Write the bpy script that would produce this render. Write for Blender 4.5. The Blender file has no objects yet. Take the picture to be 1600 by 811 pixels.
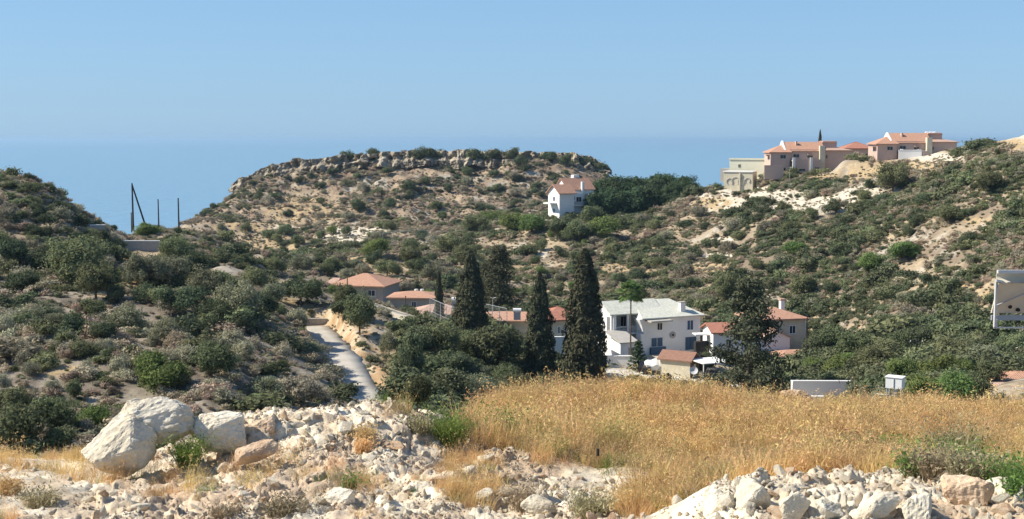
import bpy, bmesh, math, random
import numpy as np
from mathutils import Vector, Matrix
random.seed(7); RNG = np.random.default_rng(7)
sc = bpy.context.scene; COL = sc.collection
R = math.radians

# ------------------------------------------------------------------ camera, sky, sun, exposure
PITCH = R(5.36); FPX = 2000.0
cam = bpy.data.objects.new('camera', bpy.data.cameras.new('camera')); COL.objects.link(cam)
cam.data.sensor_width = 36; cam.data.lens = 45; cam.data.clip_start = 0.5; cam.data.clip_end = 150000
cam.location = (0, 0, 0); cam.rotation_euler = (R(90) - PITCH, 0, 0)
sc.camera = cam
sc.view_settings.view_transform = 'Standard'; sc.view_settings.look = 'None'
sc.view_settings.exposure = 0.85; sc.view_settings.gamma = 1.0; sc.view_settings.use_curve_mapping = False
SUN_EL = R(43); SUN_DIR = Vector((-1.0, 0.02, 0)).normalized()          # horizontal direction towards the sun
SUN_V = Vector((SUN_DIR.x * math.cos(SUN_EL), SUN_DIR.y * math.cos(SUN_EL), math.sin(SUN_EL)))
w = bpy.data.worlds.new('World'); sc.world = w; w.use_nodes = True
wt = w.node_tree; bg = wt.nodes['Background']
sky = wt.nodes.new('ShaderNodeTexSky'); sky.sky_type = 'NISHITA'; sky.sun_disc = False
sky.sun_elevation = SUN_EL; sky.sun_rotation = math.atan2(SUN_V.x, SUN_V.y)
sky.air_density = 1.0; sky.dust_density = 0.3; sky.ozone_density = 4.0; sky.altitude = 0
tint = wt.nodes.new('ShaderNodeMix'); tint.data_type = 'RGBA'; tint.blend_type = 'MULTIPLY'
tint.inputs[0].default_value = 1.0
tint.inputs[7].default_value = (0.74, 0.88, 1.02, 1)
wt.links.new(sky.outputs[0], tint.inputs[6])
even = wt.nodes.new('ShaderNodeMix'); even.data_type = 'RGBA'; even.inputs[0].default_value = 0.65      # dusty summer sky: paler and more even than the clear-air model
even.inputs[7].default_value = (2.45, 4.2, 6.45, 1)
wtc = wt.nodes.new('ShaderNodeTexCoord'); wsp = wt.nodes.new('ShaderNodeSeparateXYZ'); wmr = wt.nodes.new('ShaderNodeMapRange')
wmr.inputs[1].default_value = 0.0; wmr.inputs[2].default_value = 0.5; wmr.inputs[3].default_value = 0.72; wmr.inputs[4].default_value = 0.1
wt.links.new(wtc.outputs['Generated'], wsp.inputs[0]); wt.links.new(wsp.outputs[2], wmr.inputs[0]); wt.links.new(wmr.outputs[0], even.inputs[0])
wt.links.new(tint.outputs[2], even.inputs[6]); wt.links.new(even.outputs[2], bg.inputs[0])
bg.inputs[1].default_value = 0.072
sun = bpy.data.objects.new('sun', bpy.data.lights.new('sun', 'SUN')); COL.objects.link(sun)
sun.data.energy = 4.0; sun.data.angle = R(0.53); sun.data.color = (1.0, 0.92, 0.79)
sun.rotation_euler = SUN_V.to_track_quat('Z', 'Y').to_euler()
sc.cycles.volume_bounces = 0; sc.cycles.max_bounces = 6; sc.cycles.diffuse_bounces = 3
sc.cycles.glossy_bounces = 2; sc.cycles.transmission_bounces = 3; sc.cycles.transparent_max_bounces = 6

# ------------------------------------------------------------------ maths helpers
def slope(py): return -math.tan(math.atan((py - 405.5) / FPX) + PITCH)   # z/y of a picture row
def rayx(px, py):                                                       # x/y of a picture column
    cy = (py - 405.5) / FPX
    return ((px - 800) / FPX) / (math.cos(PITCH) - cy * math.sin(PITCH))
def P(px, py, D): return Vector((rayx(px, py) * D, D, slope(py) * D))
def hash2(ix, iy, s):
    n = (ix.astype(np.int64) * 374761393 + iy.astype(np.int64) * 668265263 + s * 1442695041) & 0xffffffff
    n = ((n ^ (n >> 13)) * 1274126177) & 0xffffffff
    return ((n ^ (n >> 16)) & 0xffff) / 65535.0
def vnoise(x, y, s=0):
    ix = np.floor(x); iy = np.floor(y); fx = x - ix; fy = y - iy
    fx = fx * fx * fx * (fx * (fx * 6 - 15) + 10); fy = fy * fy * fy * (fy * (fy * 6 - 15) + 10)
    a = hash2(ix, iy, s); b = hash2(ix + 1, iy, s); c = hash2(ix, iy + 1, s); d = hash2(ix + 1, iy + 1, s)
    return (a + (b - a) * fx) * (1 - fy) + (c + (d - c) * fx) * fy
def fbm(x, y, s=0, o=4):
    x = np.asarray(x, float); y = np.asarray(y, float); t = 0; a = 0.5; tot = 0
    for k in range(o):
        t = t + a * vnoise(x, y, s + k * 17); tot += a; a *= 0.5
        x, y = x * 1.93 + y * 0.35 + 5.2, y * 1.93 - x * 0.35 + 1.7
    return t / tot
def facet(x, y, f, s=0):
    """angular broken-stone relief: every cell is a tilted plate; returns height and how near the cell border is"""
    X = x * f; Y = y * f; X, Y = X * .88 + Y * .47, (Y * .88 - X * .47) * 1.25; ix = np.floor(X); iy = np.floor(Y); b1 = np.full(X.shape, 9.); b2 = np.full(X.shape, 9.); h = np.zeros(X.shape)
    for dx in (-1, 0, 1):
        for dy in (-1, 0, 1):
            cx = ix + dx; cy = iy + dy; ox = cx + hash2(cx, cy, s + 1) - X; oy = cy + hash2(cx, cy, s + 2) - Y; d = ox * ox + oy * oy
            g = (hash2(cx, cy, s + 3) - .5) * ox * 1.6 + (hash2(cx, cy, s + 4) - .5) * oy * 1.6 + hash2(cx, cy, s + 5) - .5
            m = d < b1; b2 = np.where(m, b1, np.minimum(b2, d)); h = np.where(m, g, h); b1 = np.where(m, d, b1)
    return h, np.sqrt(b2) - np.sqrt(b1)
def ss(a, b, x): t = np.clip((x - a) / (b - a), 0, 1); return t * t * (3 - 2 * t)

# ------------------------------------------------------------------ terrain control points (column, row, distance)
CP = [ # near spoil heaps and lip
 (0,811,14),(400,811,14.2),(800,811,14.3),(1040,811,14),(1600,811,10.5),(1300,811,10.8),(1130,811,11.5),
 (0,765,15.6),(0,722,18.3),(120,720,18.5),(180,745,17.2),(260,735,17.4),(300,725,18),(250,790,15.2),
 (430,735,16.6),(380,665,18.6),(480,645,18.6),(600,645,19),(680,658,19.6),(560,720,17.2),(640,760,16),(720,720,18.3),(790,728,17.2),(900,745,16.9),(1000,775,16),(700,790,15),
 (1130,748,12.8),(1300,742,13.2),(1450,744,13.4),(1560,770,13),(1640,790,13),
 (1130,775,15.2),(1250,750,17.5),(1450,745,17.5),(1600,745,17.5),(1050,760,16.6),
 (760,680,23),(900,690,22),(1000,700,21),(1200,700,21),(1400,700,21.5),(1600,700,22),
 (760,655,27),(860,637,29),(930,632,30),(1050,641,30),(1200,650,31),(1330,655,31),(1500,668,31),(1600,672,31),
 # left hillside
 (0,702,58),(100,702,60),(200,700,64),(0,640,72),(200,640,78),(340,622,80),(420,640,84),(500,632,92),(330,568,90),(420,560,100),(520,600,104),
 (0,560,90),(100,560,92),(200,560,96),(0,470,124),(200,475,130),(350,500,122),(440,540,118),(435,500,142),(440,474,158),(530,474,165),(540,500,160),
 (200,452,140),(0,400,150),(0,330,165),(0,277,182),(60,290,184),(110,312,188),(170,350,192),(212,383,196),(165,398,188),(245,398,188),(260,420,176),(350,420,180),
 (230,366,236),(300,362,258),(400,385,270),(330,385,235),(450,430,205),(100,360,170),
 # road flats and gully
 (570,640,112),(540,570,137),(490,511,165),(600,600,121),(560,520,155),(500,480,182),(600,490,190),(670,510,176),(560,470,215),(640,640,108),(620,560,145),
 (680,620,120),(700,560,145),(800,610,135),(750,590,140),(700,640,105),
 # villa terrace
 (880,606,148),(950,551,182),(1100,551,182),(1000,560,178),(960,580,168),(1120,602,160),(1000,628,140),(1100,632,140),(1180,560,185),(1200,620,150),
 (1290,560,192),(1330,610,140),(1290,628,125),(1400,610,112),(1400,642,72),(1330,640,80),(1550,648,68),(1450,570,150),(1560,600,110),(1600,560,130),
 # village below the hill
 (550,465,236),(420,425,240),(640,480,215),(700,495,200),(800,510,195),(870,530,188),(650,430,262),(500,400,305),(600,400,305),(700,400,305),(760,400,310),(560,365,375),(700,352,388),
 # mesa
 (285,351,402),(330,330,440),(375,296,478),(430,279,486),(540,262,490),(640,255,490),(760,254,490),(880,256,492),(935,268,495),(965,285,480),
 (400,340,425),(500,345,415),(600,345,400),(800,345,400),(640,320,440),(760,315,440),(860,300,455),(500,310,455),(600,295,462),(700,285,470),(450,305,465),(840,340,395),
 # middle ridge with hillside house, pine grove
 (862,349,336),(900,347,334),(960,332,345),(1040,332,345),(1092,302,337),(1120,298,336),(800,380,318),(870,380,310),
 # right hillside
 (1130,294,326),(1180,296,322),(1150,299,322),(1165,297,326),(1160,301,316),(1190,294,316),(1190,276,328),(1140,298,332),(1210,269,322),(1270,269,322),(1335,262,318),(1400,250,303),(1450,244,300),(1500,236,292),(1560,223,268),(1600,210,240),
 (1100,400,275),(1100,350,302),(1000,380,300),(1000,450,248),(1200,350,272),(1200,420,238),(1250,480,212),(1300,300,286),(1400,300,262),(1400,400,212),
 (1400,480,184),(1500,300,235),(1500,400,195),(1600,300,212),(1600,400,176),(1600,500,150),(900,430,262),(1150,480,215),(1320,520,192),(1500,510,165),(900,490,220),
]
HID = [ # (column, z, distance) ground the picture does not show
 (-100,-13,36),(150,-13,36),(400,-14,36),(600,-15,42),(800,-17,48),(1000,-18,52),(1200,-17,50),(1400,-14,48),(1600,-13,46),
 (0,-15,48),(200,-16,48),(420,-18,56),(600,-21,78),(800,-23,80),(1000,-26,92),(1200,-25,90),(400,-19,68),
 (700,-27,115),(900,-31,122),(1100,-32,124),
 (0,-14,225),(80,-16,226),(180,-20,232),(0,-45,330),(150,-48,340),(300,-45,350),(60,-70,450),
 (640,-5.2,501),(760,-5,501),(540,-8,501),(430,-12.5,499),(880,-6.5,503),(935,-9.5,506),(640,-7.5,520),(760,-7,520),(880,-9,520),(540,-10.5,515),(640,-14,560),(760,-14,570),(880,-16,560),(540,-18,550),
 (340,-28,520),(250,-60,470),(400,-35,560),(640,-25,640),(800,-25,650),(970,-35,540),(1010,-38,470),(1040,-32,400),(1100,-32,400),(950,-60,650),
 (1130,-16,362),(1180,-15,380),(1210,-8.3,338),(1270,-8.2,342),(1370,-7,336),(1450,-3.6,322),(1200,-35,460),(1400,-30,460),(1600,-15,400),(1560,-6,300),(1500,-4,320),(1640,-3,290),(1120,-45,460),
]
pts = [(rayx(a, b), math.log(D), slope(b)) for a, b, D in CP] + [(((a - 800) / FPX), math.log(D), z / D) for a, z, D in HID]
edge = []
for (u, v, t) in pts:
    if u < -0.37: edge += [(u - 0.22, v, t), (u - 0.5, v, t)]
    if u > 0.37: edge += [(u + 0.22, v, t), (u + 0.5, v, t)]
pts += edge
for u in np.arange(-0.9, 0.95, 0.2):
    pts += [(u, math.log(800), -0.135), (u, math.log(1100), -0.12), (u, math.log(1600), -0.1), (u, math.log(7.5), -0.62), (u, math.log(5), -0.9)]
pts = np.array(pts)
UV = pts[:, :2] * np.array([1.6, 1.0]); CC = 0.02
def phi(r2): return np.sqrt(r2 + CC * CC)
d2 = ((UV[:, None] - UV[None]) ** 2).sum(-1); n = NCP = len(UV)
A = np.zeros((n + 3, n + 3)); A[:n, :n] = phi(d2) - np.eye(n) * 0.004; A[:n, n] = 1; A[:n, n + 1:] = UV; A[n, :n] = 1; A[n + 1:, :n] = UV.T
WT = np.linalg.solve(A, np.concatenate([pts[:, 2], [0, 0, 0]]))
def base_t(u, v):
    u = np.asarray(u, float).ravel() * 1.6; v = np.asarray(v, float).ravel(); out = np.empty(len(u))
    for i in range(0, len(u), 20000):
        a = u[i:i + 20000, None] - UV[None, :, 0]; b = v[i:i + 20000, None] - UV[None, :, 1]
        out[i:i + 20000] = phi(a * a + b * b) @ WT[:NCP] + WT[NCP] + u[i:i + 20000] * WT[NCP + 1] + v[i:i + 20000] * WT[NCP + 2]
    return out
def to_pic(x, y, z):                                                     # world to picture column, row
    c, s = math.cos(PITCH), math.sin(PITCH); dep = y * c - z * s; up = y * s + z * c
    return 800 + FPX * x / dep, 405.5 - FPX * up / dep
# flat strips for road and tracks: centre lines as (column,row,distance), half width
def line3(l): return np.array([tuple(P(*q)) for q in l])
ROAD = line3([(592,665,103),(578,640,112),(556,600,124),(532,560,140),(510,530,154),(488,510,166)]); ROAD[:, 2] = np.linspace(-24.0, -24.4, len(ROAD))
TRACK = line3([(690,516,172),(640,500,183),(600,488,193),(560,474,206),(520,463,222),(505,450,240)])
DRIVE = line3([(880,578,168),(950,580,168),(1010,584,166),(1070,592,163),(1130,602,160),(1180,605,160)])
SHELF = line3([(850,552,182),(950,552,182),(1020,553,182),(1100,553,182),(1170,556,182)])
VIL1 = line3([(1222,270,326),(1260,269,326),(1335,266,326)])
VIL2 = line3([(1370,250,308),(1430,246,306),(1500,238,300)])
GRD = line3([(1240,625,128),(1340,625,128)])
STRIPS = [(ROAD, 2.1, 1.5), (TRACK, 2.6, 2), (DRIVE, 3.2, 1.5), (SHELF, 4, 3), (VIL1, 4, 3), (VIL2, 7, 4)]
def seg_near(x, y, L):
    bd = np.full(x.shape, 1e9); bz = np.zeros(x.shape)
    for a, b in zip(L[:-1], L[1:]):
        d = b[:2] - a[:2]; t = np.clip(((x - a[0]) * d[0] + (y - a[1]) * d[1]) / (d @ d), 0, 1)
        q = np.hypot(x - a[0] - t * d[0], y - a[1] - t * d[1]); m = q < bd
        bd = np.where(m, q, bd); bz = np.where(m, a[2] + t * (b[2] - a[2]), bz)
    return bd, bz
def stony(px, py, x, y):
    """how stony the near ground is, 0 to 1"""
    a = (1 - ss(690, 760, px + (fbm(x / 1.2, y / 1.2, 90, 3) - .5) * 160 - (py - 640) * 1.6)) * ss(150, 330, px + (py - 640) * .75 + (fbm(x / 1.2, y / 1.2, 92, 3) - .5) * 120)
    b_ = np.maximum(ss(1095, 1125, px + (py - 760) * .5) * (y < 13.7), 0)
    c = (1 - ss(200, 330, px)) * ss(.5, .62, fbm(x / 1.3, y / 1.3, 91, 3)) * .8
    d = ss(650, 720, px) * (1 - ss(960, 1090, px)) * ss(745, 765, py) * .9
    return np.clip(np.maximum.reduce([a, b_, c, d]), 0, 1) * (y < 20.5)
def H(x, y):
    x = np.atleast_1d(np.asarray(x, float)); y = np.atleast_1d(np.asarray(y, float)); sh = x.shape
    x = x.ravel(); y = np.maximum(y.ravel(), 2.0)
    z = base_t(x / y, np.log(y)) * y
    far = ss(40, 90, y); near = 1 - ss(30, 40, y)
    z += far * ((fbm(x / 16, y / 16, 3) - .5) * 3.0 + (fbm(x / 4.5, y / 4.5, 9, 3) - .5) * 1.3) * (1 - 0.0 * ss(400, 500, y))
    rg = 1 - np.abs(2 * fbm(x / 9, y / 9, 31, 3) - 1)
    z += ss(380, 430, y) * (1 - ss(486, 492, y)) * (rg - .6) * 3.5
    nearm = (fbm(x / 0.9, y / 0.9, 5, 4) - .5) * 0.22 + (fbm(x / 0.22, y / 0.22, 6, 3) - .5) * 0.07
    z += near * nearm
    nm = (near > 0) & (y < 24)
    if nm.any():
        xn, yn = x[nm], y[nm]; q = np.zeros(len(xn)); wx = xn + (fbm(xn * 3, yn * 3, 21, 2) - .5) * .25; wy = yn + (fbm(xn * 3, yn * 3, 22, 2) - .5) * .25
        for f_, a_ in ((1.1, .10), (2.9, .085), (7.0, .05)):
            hh, e_ = facet(wx, wy, f_, int(f_ * 10)); q += a_ * (hh * ss(0, .12, e_) - .25 * (1 - ss(0, .10, e_)))
        un, rn = to_pic(xn, yn, z[nm]); z[nm] += q * stony(un, rn, xn, yn)
    for L, hw, fa in STRIPS:
        d, lz = seg_near(x, y, L); m = 1 - ss(hw, hw + fa, d); z = z * (1 - m) + (lz - 0.05) * m
    return z.reshape(sh)
def hit(px, py):
    u = rayx(px, py); t = slope(py); D = np.exp(np.linspace(math.log(9), math.log(900), 2600))
    z = H(u * D, D); b = np.nonzero(z > t * D)[0]
    d = D[b[0]] if len(b) else 340.0
    return Vector((u * d, d, float(H(u * d, d)[0]))), d

# ------------------------------------------------------------------ mesh and material helpers
def tag(o, label=None, cat=None, group=None, kind=None):
    if label: o['label'] = label
    if cat: o['category'] = cat
    if group: o['group'] = group
    if kind: o['kind'] = kind
    return o
def mesh(name, V, F, mats=(), mi=None, smooth=False):
    me = bpy.data.meshes.new(name); V = np.asarray(V, np.float32)
    if isinstance(F, np.ndarray):
        k = F.shape[1]; me.vertices.add(len(V)); me.vertices.foreach_set('co', V.ravel())
        me.loops.add(F.size); me.loops.foreach_set('vertex_index', F.ravel().astype(np.int32))
        me.polygons.add(len(F)); me.polygons.foreach_set('loop_start', np.arange(0, F.size, k, dtype=np.int32))
        me.update(calc_edges=True)
    else: me.from_pydata(V.tolist(), [], F); me.update()
    for m in (mats if isinstance(mats, (list, tuple)) else [mats]): me.materials.append(m)
    if mi is not None: me.polygons.foreach_set('material_index', np.asarray(mi, np.int32))
    if smooth: me.polygons.foreach_set('use_smooth', np.ones(len(me.polygons), bool))
    return me
def obj(name, me, parent=None, loc=(0, 0, 0), link=True):
    o = bpy.data.objects.new(name, me); o.location = loc
    if link: COL.objects.link(o)
    if parent: o.parent = parent
    return o
def empty(name, loc, rz=0, **k):
    o = bpy.data.objects.new(name, None); COL.objects.link(o); o.location = loc; o.rotation_euler = (0, 0, rz); o.empty_display_size = 1
    return tag(o, **k)
def copy_tree(o, parent=None):
    c = o.copy(); COL.objects.link(c); c.parent = parent
    for ch in KIDS.get(o.name, []): copy_tree(ch, c)
    return c
KIDS = {}
class MB:
    def __init__(s): s.v = []; s.f = []
    def add(s, v, f): b = len(s.v); s.v += [tuple(p) for p in v]; s.f += [tuple(i + b for i in q) for q in f]; return s
    def box(s, x0, x1, y0, y1, z0, z1):
        return s.add([(x0,y0,z0),(x1,y0,z0),(x1,y1,z0),(x0,y1,z0),(x0,y0,z1),(x1,y0,z1),(x1,y1,z1),(x0,y1,z1)],
                     [(0,3,2,1),(4,5,6,7),(0,1,5,4),(1,2,6,5),(2,3,7,6),(3,0,4,7)])
    def tube(s, a, b, r0, r1=None, n=8):
        a = Vector(a); b = Vector(b); r1 = r0 if r1 is None else r1; q = (b - a).to_track_quat('Z', 'Y'); V = []
        for p, r in ((a, r0), (b, r1)):
            for k in range(n): V.append(p + q @ Vector((r * math.cos(2 * math.pi * k / n), r * math.sin(2 * math.pi * k / n), 0)))
        return s.add(V, [(k, (k + 1) % n, n + (k + 1) % n, n + k) for k in range(n)] + [tuple(range(n))[::-1], tuple(range(n, 2 * n))])
    def prism(s, prof, axis, a, b):                                      # profile (c,z) swept along x or y from a to b
        k = len(prof); V = [((p, c, z) if axis == 'x' else (c, p, z)) for p in (a, b) for c, z in prof]
        return s.add(V, [tuple(range(k))[::-1], tuple(range(k, 2 * k))] + [(i, (i + 1) % k, k + (i + 1) % k, k + i) for i in range(k)])
    def build(s, name, mat, parent=None, smooth=False, loc=(0, 0, 0), fix=True):
        me = mesh(name, s.v, s.f, [mat], smooth=smooth)
        if fix:
            bm = bmesh.new(); bm.from_mesh(me); bmesh.ops.recalc_face_normals(bm, faces=bm.faces); bm.to_mesh(me); bm.free()
        o = obj(name, me, parent, loc)
        if parent: KIDS.setdefault(parent.name, []).append(o)
        return o
def mat_new(name):
    m = bpy.data.materials.new(name); m.use_nodes = True; nt = m.node_tree; b = nt.nodes['Principled BSDF']
    b.inputs['Roughness'].default_value = 0.85; b.inputs['Specular IOR Level'].default_value = 0.25
    return m, nt, b
def plain(name, c, rough=0.8, spec=0.3, var=0.12, scale=1.5, metal=0, bump=0.0):
    m, nt, b = mat_new(name); b.inputs['Roughness'].default_value = rough; b.inputs['Specular IOR Level'].default_value = spec; b.inputs['Metallic'].default_value = metal
    tc = nt.nodes.new('ShaderNodeTexCoord'); nz = nt.nodes.new('ShaderNodeTexNoise'); nz.inputs['Scale'].default_value = scale; nz.inputs['Detail'].default_value = 6; nz.inputs['Roughness'].default_value = .7
    r = nt.nodes.new('ShaderNodeValToRGB'); r.color_ramp.elements[0].position = .3; r.color_ramp.elements[1].position = .7
    r.color_ramp.elements[0].color = (*[k * (1 - var) for k in c], 1); r.color_ramp.elements[1].color = (*[min(1, k * (1 + var)) for k in c], 1)
    nt.links.new(tc.outputs['Object'], nz.inputs['Vector']); nt.links.new(nz.outputs[0], r.inputs[0]); nt.links.new(r.outputs[0], b.inputs['Base Color'])
    if bump:
        bp = nt.nodes.new('ShaderNodeBump'); bp.inputs['Strength'].default_value = bump; nt.links.new(nz.outputs[0], bp.inputs['Height']); nt.links.new(bp.outputs[0], b.inputs['Normal'])
    return m
def leafmat(name, c0, c1, var=0.35, trans=0.25, scale=1.1):
    m, nt, b = mat_new(name); nt.nodes.remove(b)
    df = nt.nodes.new('ShaderNodeBsdfDiffuse'); tr = nt.nodes.new('ShaderNodeBsdfTranslucent'); mx = nt.nodes.new('ShaderNodeMixShader'); mx.inputs[0].default_value = trans
    oi = nt.nodes.new('ShaderNodeObjectInfo'); tc = nt.nodes.new('ShaderNodeTexCoord'); nz = nt.nodes.new('ShaderNodeTexNoise'); nz.inputs['Scale'].default_value = scale; nz.inputs['Detail'].default_value = 5; nz.inputs['Roughness'].default_value = .8
    ad = nt.nodes.new('ShaderNodeMath'); ad.operation = 'MULTIPLY_ADD'; ad.inputs[1].default_value = 1.6; ad.inputs[2].default_value = -0.3
    mxc = nt.nodes.new('ShaderNodeMix'); mxc.data_type = 'RGBA'; mxc.inputs[6].default_value = (*c0, 1); mxc.inputs[7].default_value = (*c1, 1)
    nt.links.new(tc.outputs['Object'], nz.inputs['Vector']); nt.links.new(nz.outputs[0], ad.inputs[0]); nt.links.new(ad.outputs[0], mxc.inputs[0])
    hv = nt.nodes.new('ShaderNodeHueSaturation')
    v = nt.nodes.new('ShaderNodeMath'); v.operation = 'MULTIPLY_ADD'; v.inputs[1].default_value = 2 * var; v.inputs[2].default_value = 1 - var
    h = nt.nodes.new('ShaderNodeMath'); h.operation = 'MULTIPLY_ADD'; h.inputs[1].default_value = 0.05; h.inputs[2].default_value = 0.475
    fr = nt.nodes.new('ShaderNodeMath'); fr.operation = 'MULTIPLY'; fr.inputs[1].default_value = 7.31
    fr2 = nt.nodes.new('ShaderNodeMath'); fr2.operation = 'FRACT'
    nt.links.new(oi.outputs['Random'], v.inputs[0]); nt.links.new(oi.outputs['Random'], fr.inputs[0]); nt.links.new(fr.outputs[0], fr2.inputs[0]); nt.links.new(fr2.outputs[0], h.inputs[0])
    nt.links.new(v.outputs[0], hv.inputs['Value']); nt.links.new(h.outputs[0], hv.inputs['Hue']); nt.links.new(mxc.outputs[2], hv.inputs['Color'])
    nt.links.new(hv.outputs[0], df.inputs[0]); nt.links.new(hv.outputs[0], tr.inputs[0])
    nt.links.new(df.outputs[0], mx.inputs[1]); nt.links.new(tr.outputs[0], mx.inputs[2]); nt.links.new(mx.outputs[0], nt.nodes['Material Output'].inputs[0])
    return m
M = {}
M['bark'] = plain('bark', (.13, .10, .075), var=.3, scale=8)
M['white'] = plain('white_paint', (.82, .81, .78), var=.05, scale=.5)
M['cream'] = plain('cream_render', (.62, .56, .42), var=.12)
M['pink'] = plain('pink_render', (.54, .40, .33), var=.07)
M['grey'] = plain('grey_render', (.42, .40, .36), var=.12)
M['stone'] = plain('stone', (.42, .40, .36), var=.2, scale=3)
M['palegreen'] = plain('pale_green_render', (.68, .67, .52), var=.05)
M['glass'] = plain('window_glass', (.03, .045, .06), rough=.15, spec=.6, var=.2)
M['blueshutter'] = plain('blue_shutter', (.05, .10, .17), rough=.6, var=.1)
M['dark'] = plain('dark_opening', (.03, .028, .026), var=.2)
M['metal'] = plain('galvanised_metal', (.38, .40, .41), rough=.5, var=.1, metal=.2)
M['pole'] = plain('tarred_pole', (.05, .045, .04), var=.3)
M['concrete'] = plain('concrete', (.40, .385, .35), var=.16, scale=.6)
M['whiteplastic'] = plain('white_plastic', (.78, .78, .76), rough=.4, var=.03)
M['brown'] = plain('brown_board', (.20, .13, .10), var=.15, scale=3)
M['rust'] = plain('rusty_pipe', (.30, .17, .09), var=.3, scale=5)
def roofmat(name, c, sc_=1):
    m, nt, b = mat_new(name); tc = nt.nodes.new('ShaderNodeTexCoord')
    nz = nt.nodes.new('ShaderNodeTexNoise'); nz.inputs['Scale'].default_value = 2.2; nz.inputs['Detail'].default_value = 8; nz.inputs['Roughness'].default_value = .8
    wv = nt.nodes.new('ShaderNodeTexWave'); wv.wave_type = 'BANDS'; wv.bands_direction = 'X'; wv.inputs['Scale'].default_value = 1.6; wv.inputs['Distortion'].default_value = .3
    r = nt.nodes.new('ShaderNodeValToRGB'); r.color_ramp.elements[0].position = .3; r.color_ramp.elements[1].position = .7
    r.color_ramp.elements[0].color = (*[k * .72 for k in c], 1); r.color_ramp.elements[1].color = (*[min(1, k * 1.25) for k in c], 1)
    bp = nt.nodes.new('ShaderNodeBump'); bp.inputs['Strength'].default_value = .5; bp.inputs['Distance'].default_value = .08
    nt.links.new(tc.outputs['Object'], nz.inputs['Vector']); nt.links.new(tc.outputs['Object'], wv.inputs['Vector'])
    nt.links.new(nz.outputs[0], r.inputs[0]); nt.links.new(r.outputs[0], b.inputs['Base Color']); nt.links.new(wv.outputs[0], bp.inputs['Height']); nt.links.new(bp.outputs[0], b.inputs['Normal'])
    return m
M['tile'] = roofmat('terracotta_tile', (.49, .28, .19)); M['tile_red'] = roofmat('red_tile', (.42, .19, .13)); M['tile_pale'] = roofmat('pale_tile', (.50, .34, .26))
M['roof_green'] = roofmat('pale_green_roof', (.66, .66, .56)); M['tile_brown'] = roofmat('brown_tile', (.30, .17, .12))

# ------------------------------------------------------------------ terrain mesh
NU = 900
us = np.sinh(np.linspace(-1, 1, NU) * 1.2) / math.sinh(1.2) * .62
vs = np.concatenate([np.arange(math.log(9.5), math.log(22), 0.0022), np.arange(math.log(22), math.log(38), 0.0042), np.arange(math.log(38), math.log(470), 0.0055),
                     np.arange(math.log(470), math.log(520), 0.003), np.arange(math.log(520), math.log(1500), 0.02)])
UU, VV = np.meshgrid(us, vs); YY = np.exp(VV); XX = UU * YY
ZZ = H(XX, YY)
PX, PY = to_pic(XX, YY, ZZ)
def patch(cx, cy, rx, ry, wob=.5, px=None, py=None):
    px = PX if px is None else px; py = PY if py is None else py
    d = np.hypot((px - cx) / rx, (py - cy) / ry)
    return ss(1.25, .75, d) if False else 1 - ss(.7, 1.25, d)
n1 = fbm(XX / 7, YY / 7, 40, 5); n2 = fbm(XX / 1.7, YY / 1.7, 41, 4); n3 = fbm(XX / 30, YY / 30, 42, 3)
def C3(c): return np.array(c)[None, None, :]
def lerp(a, b, m): return a * (1 - m[..., None]) + b * m[..., None]
col = lerp(C3((.24, .19, .135)) + 0 * XX[..., None], C3((.38, .305, .205)), ss(.4, .62, n1))
col = lerp(col, C3((.44, .40, .33)), ss(.63, .72, fbm(XX / 5, YY / 5, 50, 4)) * .7)
mesa = ss(380, 410, YY)
mc = lerp(C3((.225, .165, .12)) + 0 * col, C3((.33, .255, .175)), ss(.36, .6, n1)); mc = lerp(mc, C3((.40, .36, .29)), ss(.58, .72, fbm(XX / 6, YY / 3, 51, 4)))
col = lerp(col, mc, mesa)
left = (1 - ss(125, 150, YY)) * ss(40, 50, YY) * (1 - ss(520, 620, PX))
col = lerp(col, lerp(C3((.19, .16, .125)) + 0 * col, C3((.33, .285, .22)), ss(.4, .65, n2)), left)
lime = [(250,350,30,6),(1170,300,60,9),(1145,318,25,14),(1225,310,40,14),(1290,320,55,16),(1240,322,30,10),(1385,290,40,14),(1350,300,45,9),(1315,312,35,9),(1465,247,45,9),(1440,262,22,9),(1590,215,30,6),(1210,322,20,12),
        (1110,325,14,8),(560,360,60,6),(440,355,30,4),(540,372,40,10),(655,385,20,12),(1535,500,14,16),(1120,400,35,5),(1130,375,25,5),(840,395,20,10),(1100,310,20,10),(560,420,15,4),(410,395,12,5)]
lm = np.zeros_like(PX)
for a, b, c, d in lime: lm = np.maximum(lm, patch(a, b, c, d))
lm = lm * ss(.38, .52, n1 * .5 + n2 * .5 + lm * .1) * ss(150, 170, YY)
col = lerp(col, C3((.58, .52, .41)), lm)
straw = [(1400,262,80,12),(1310,275,60,10),(1110,318,40,10),(1480,450,45,8),(980,420,60,8),(850,418,60,7),(200,420,14,40),(220,460,80,6),(440,478,50,10),(520,488,60,9),(380,355,50,10),(470,330,60,25),(580,420,60,30),(100,580,60,10),(1100,420,60,10),(430,380,60,14),(1560,460,50,10),(1585,226,36,10),(1530,345,25,5),(1490,447,40,5)]
sm = np.zeros_like(PX)
for a, b, c, d in straw: sm = np.maximum(sm, patch(a, b, c, d))
col = lerp(col, C3((.42, .315, .18)), sm * ss(.3, .5, n2) * ss(60, 80, YY))
dr, _ = seg_near(XX.ravel(), YY.ravel(), ROAD); dr = dr.reshape(XX.shape)
col = lerp(col, lerp(C3((.40, .27, .15)) + 0 * col, C3((.52, .42, .29)), ss(.4, .6, n2)), (1 - ss(4, 7, dr)) * ss(-3, 3, XX - np.interp(YY, ROAD[:, 1], ROAD[:, 0])))
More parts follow.
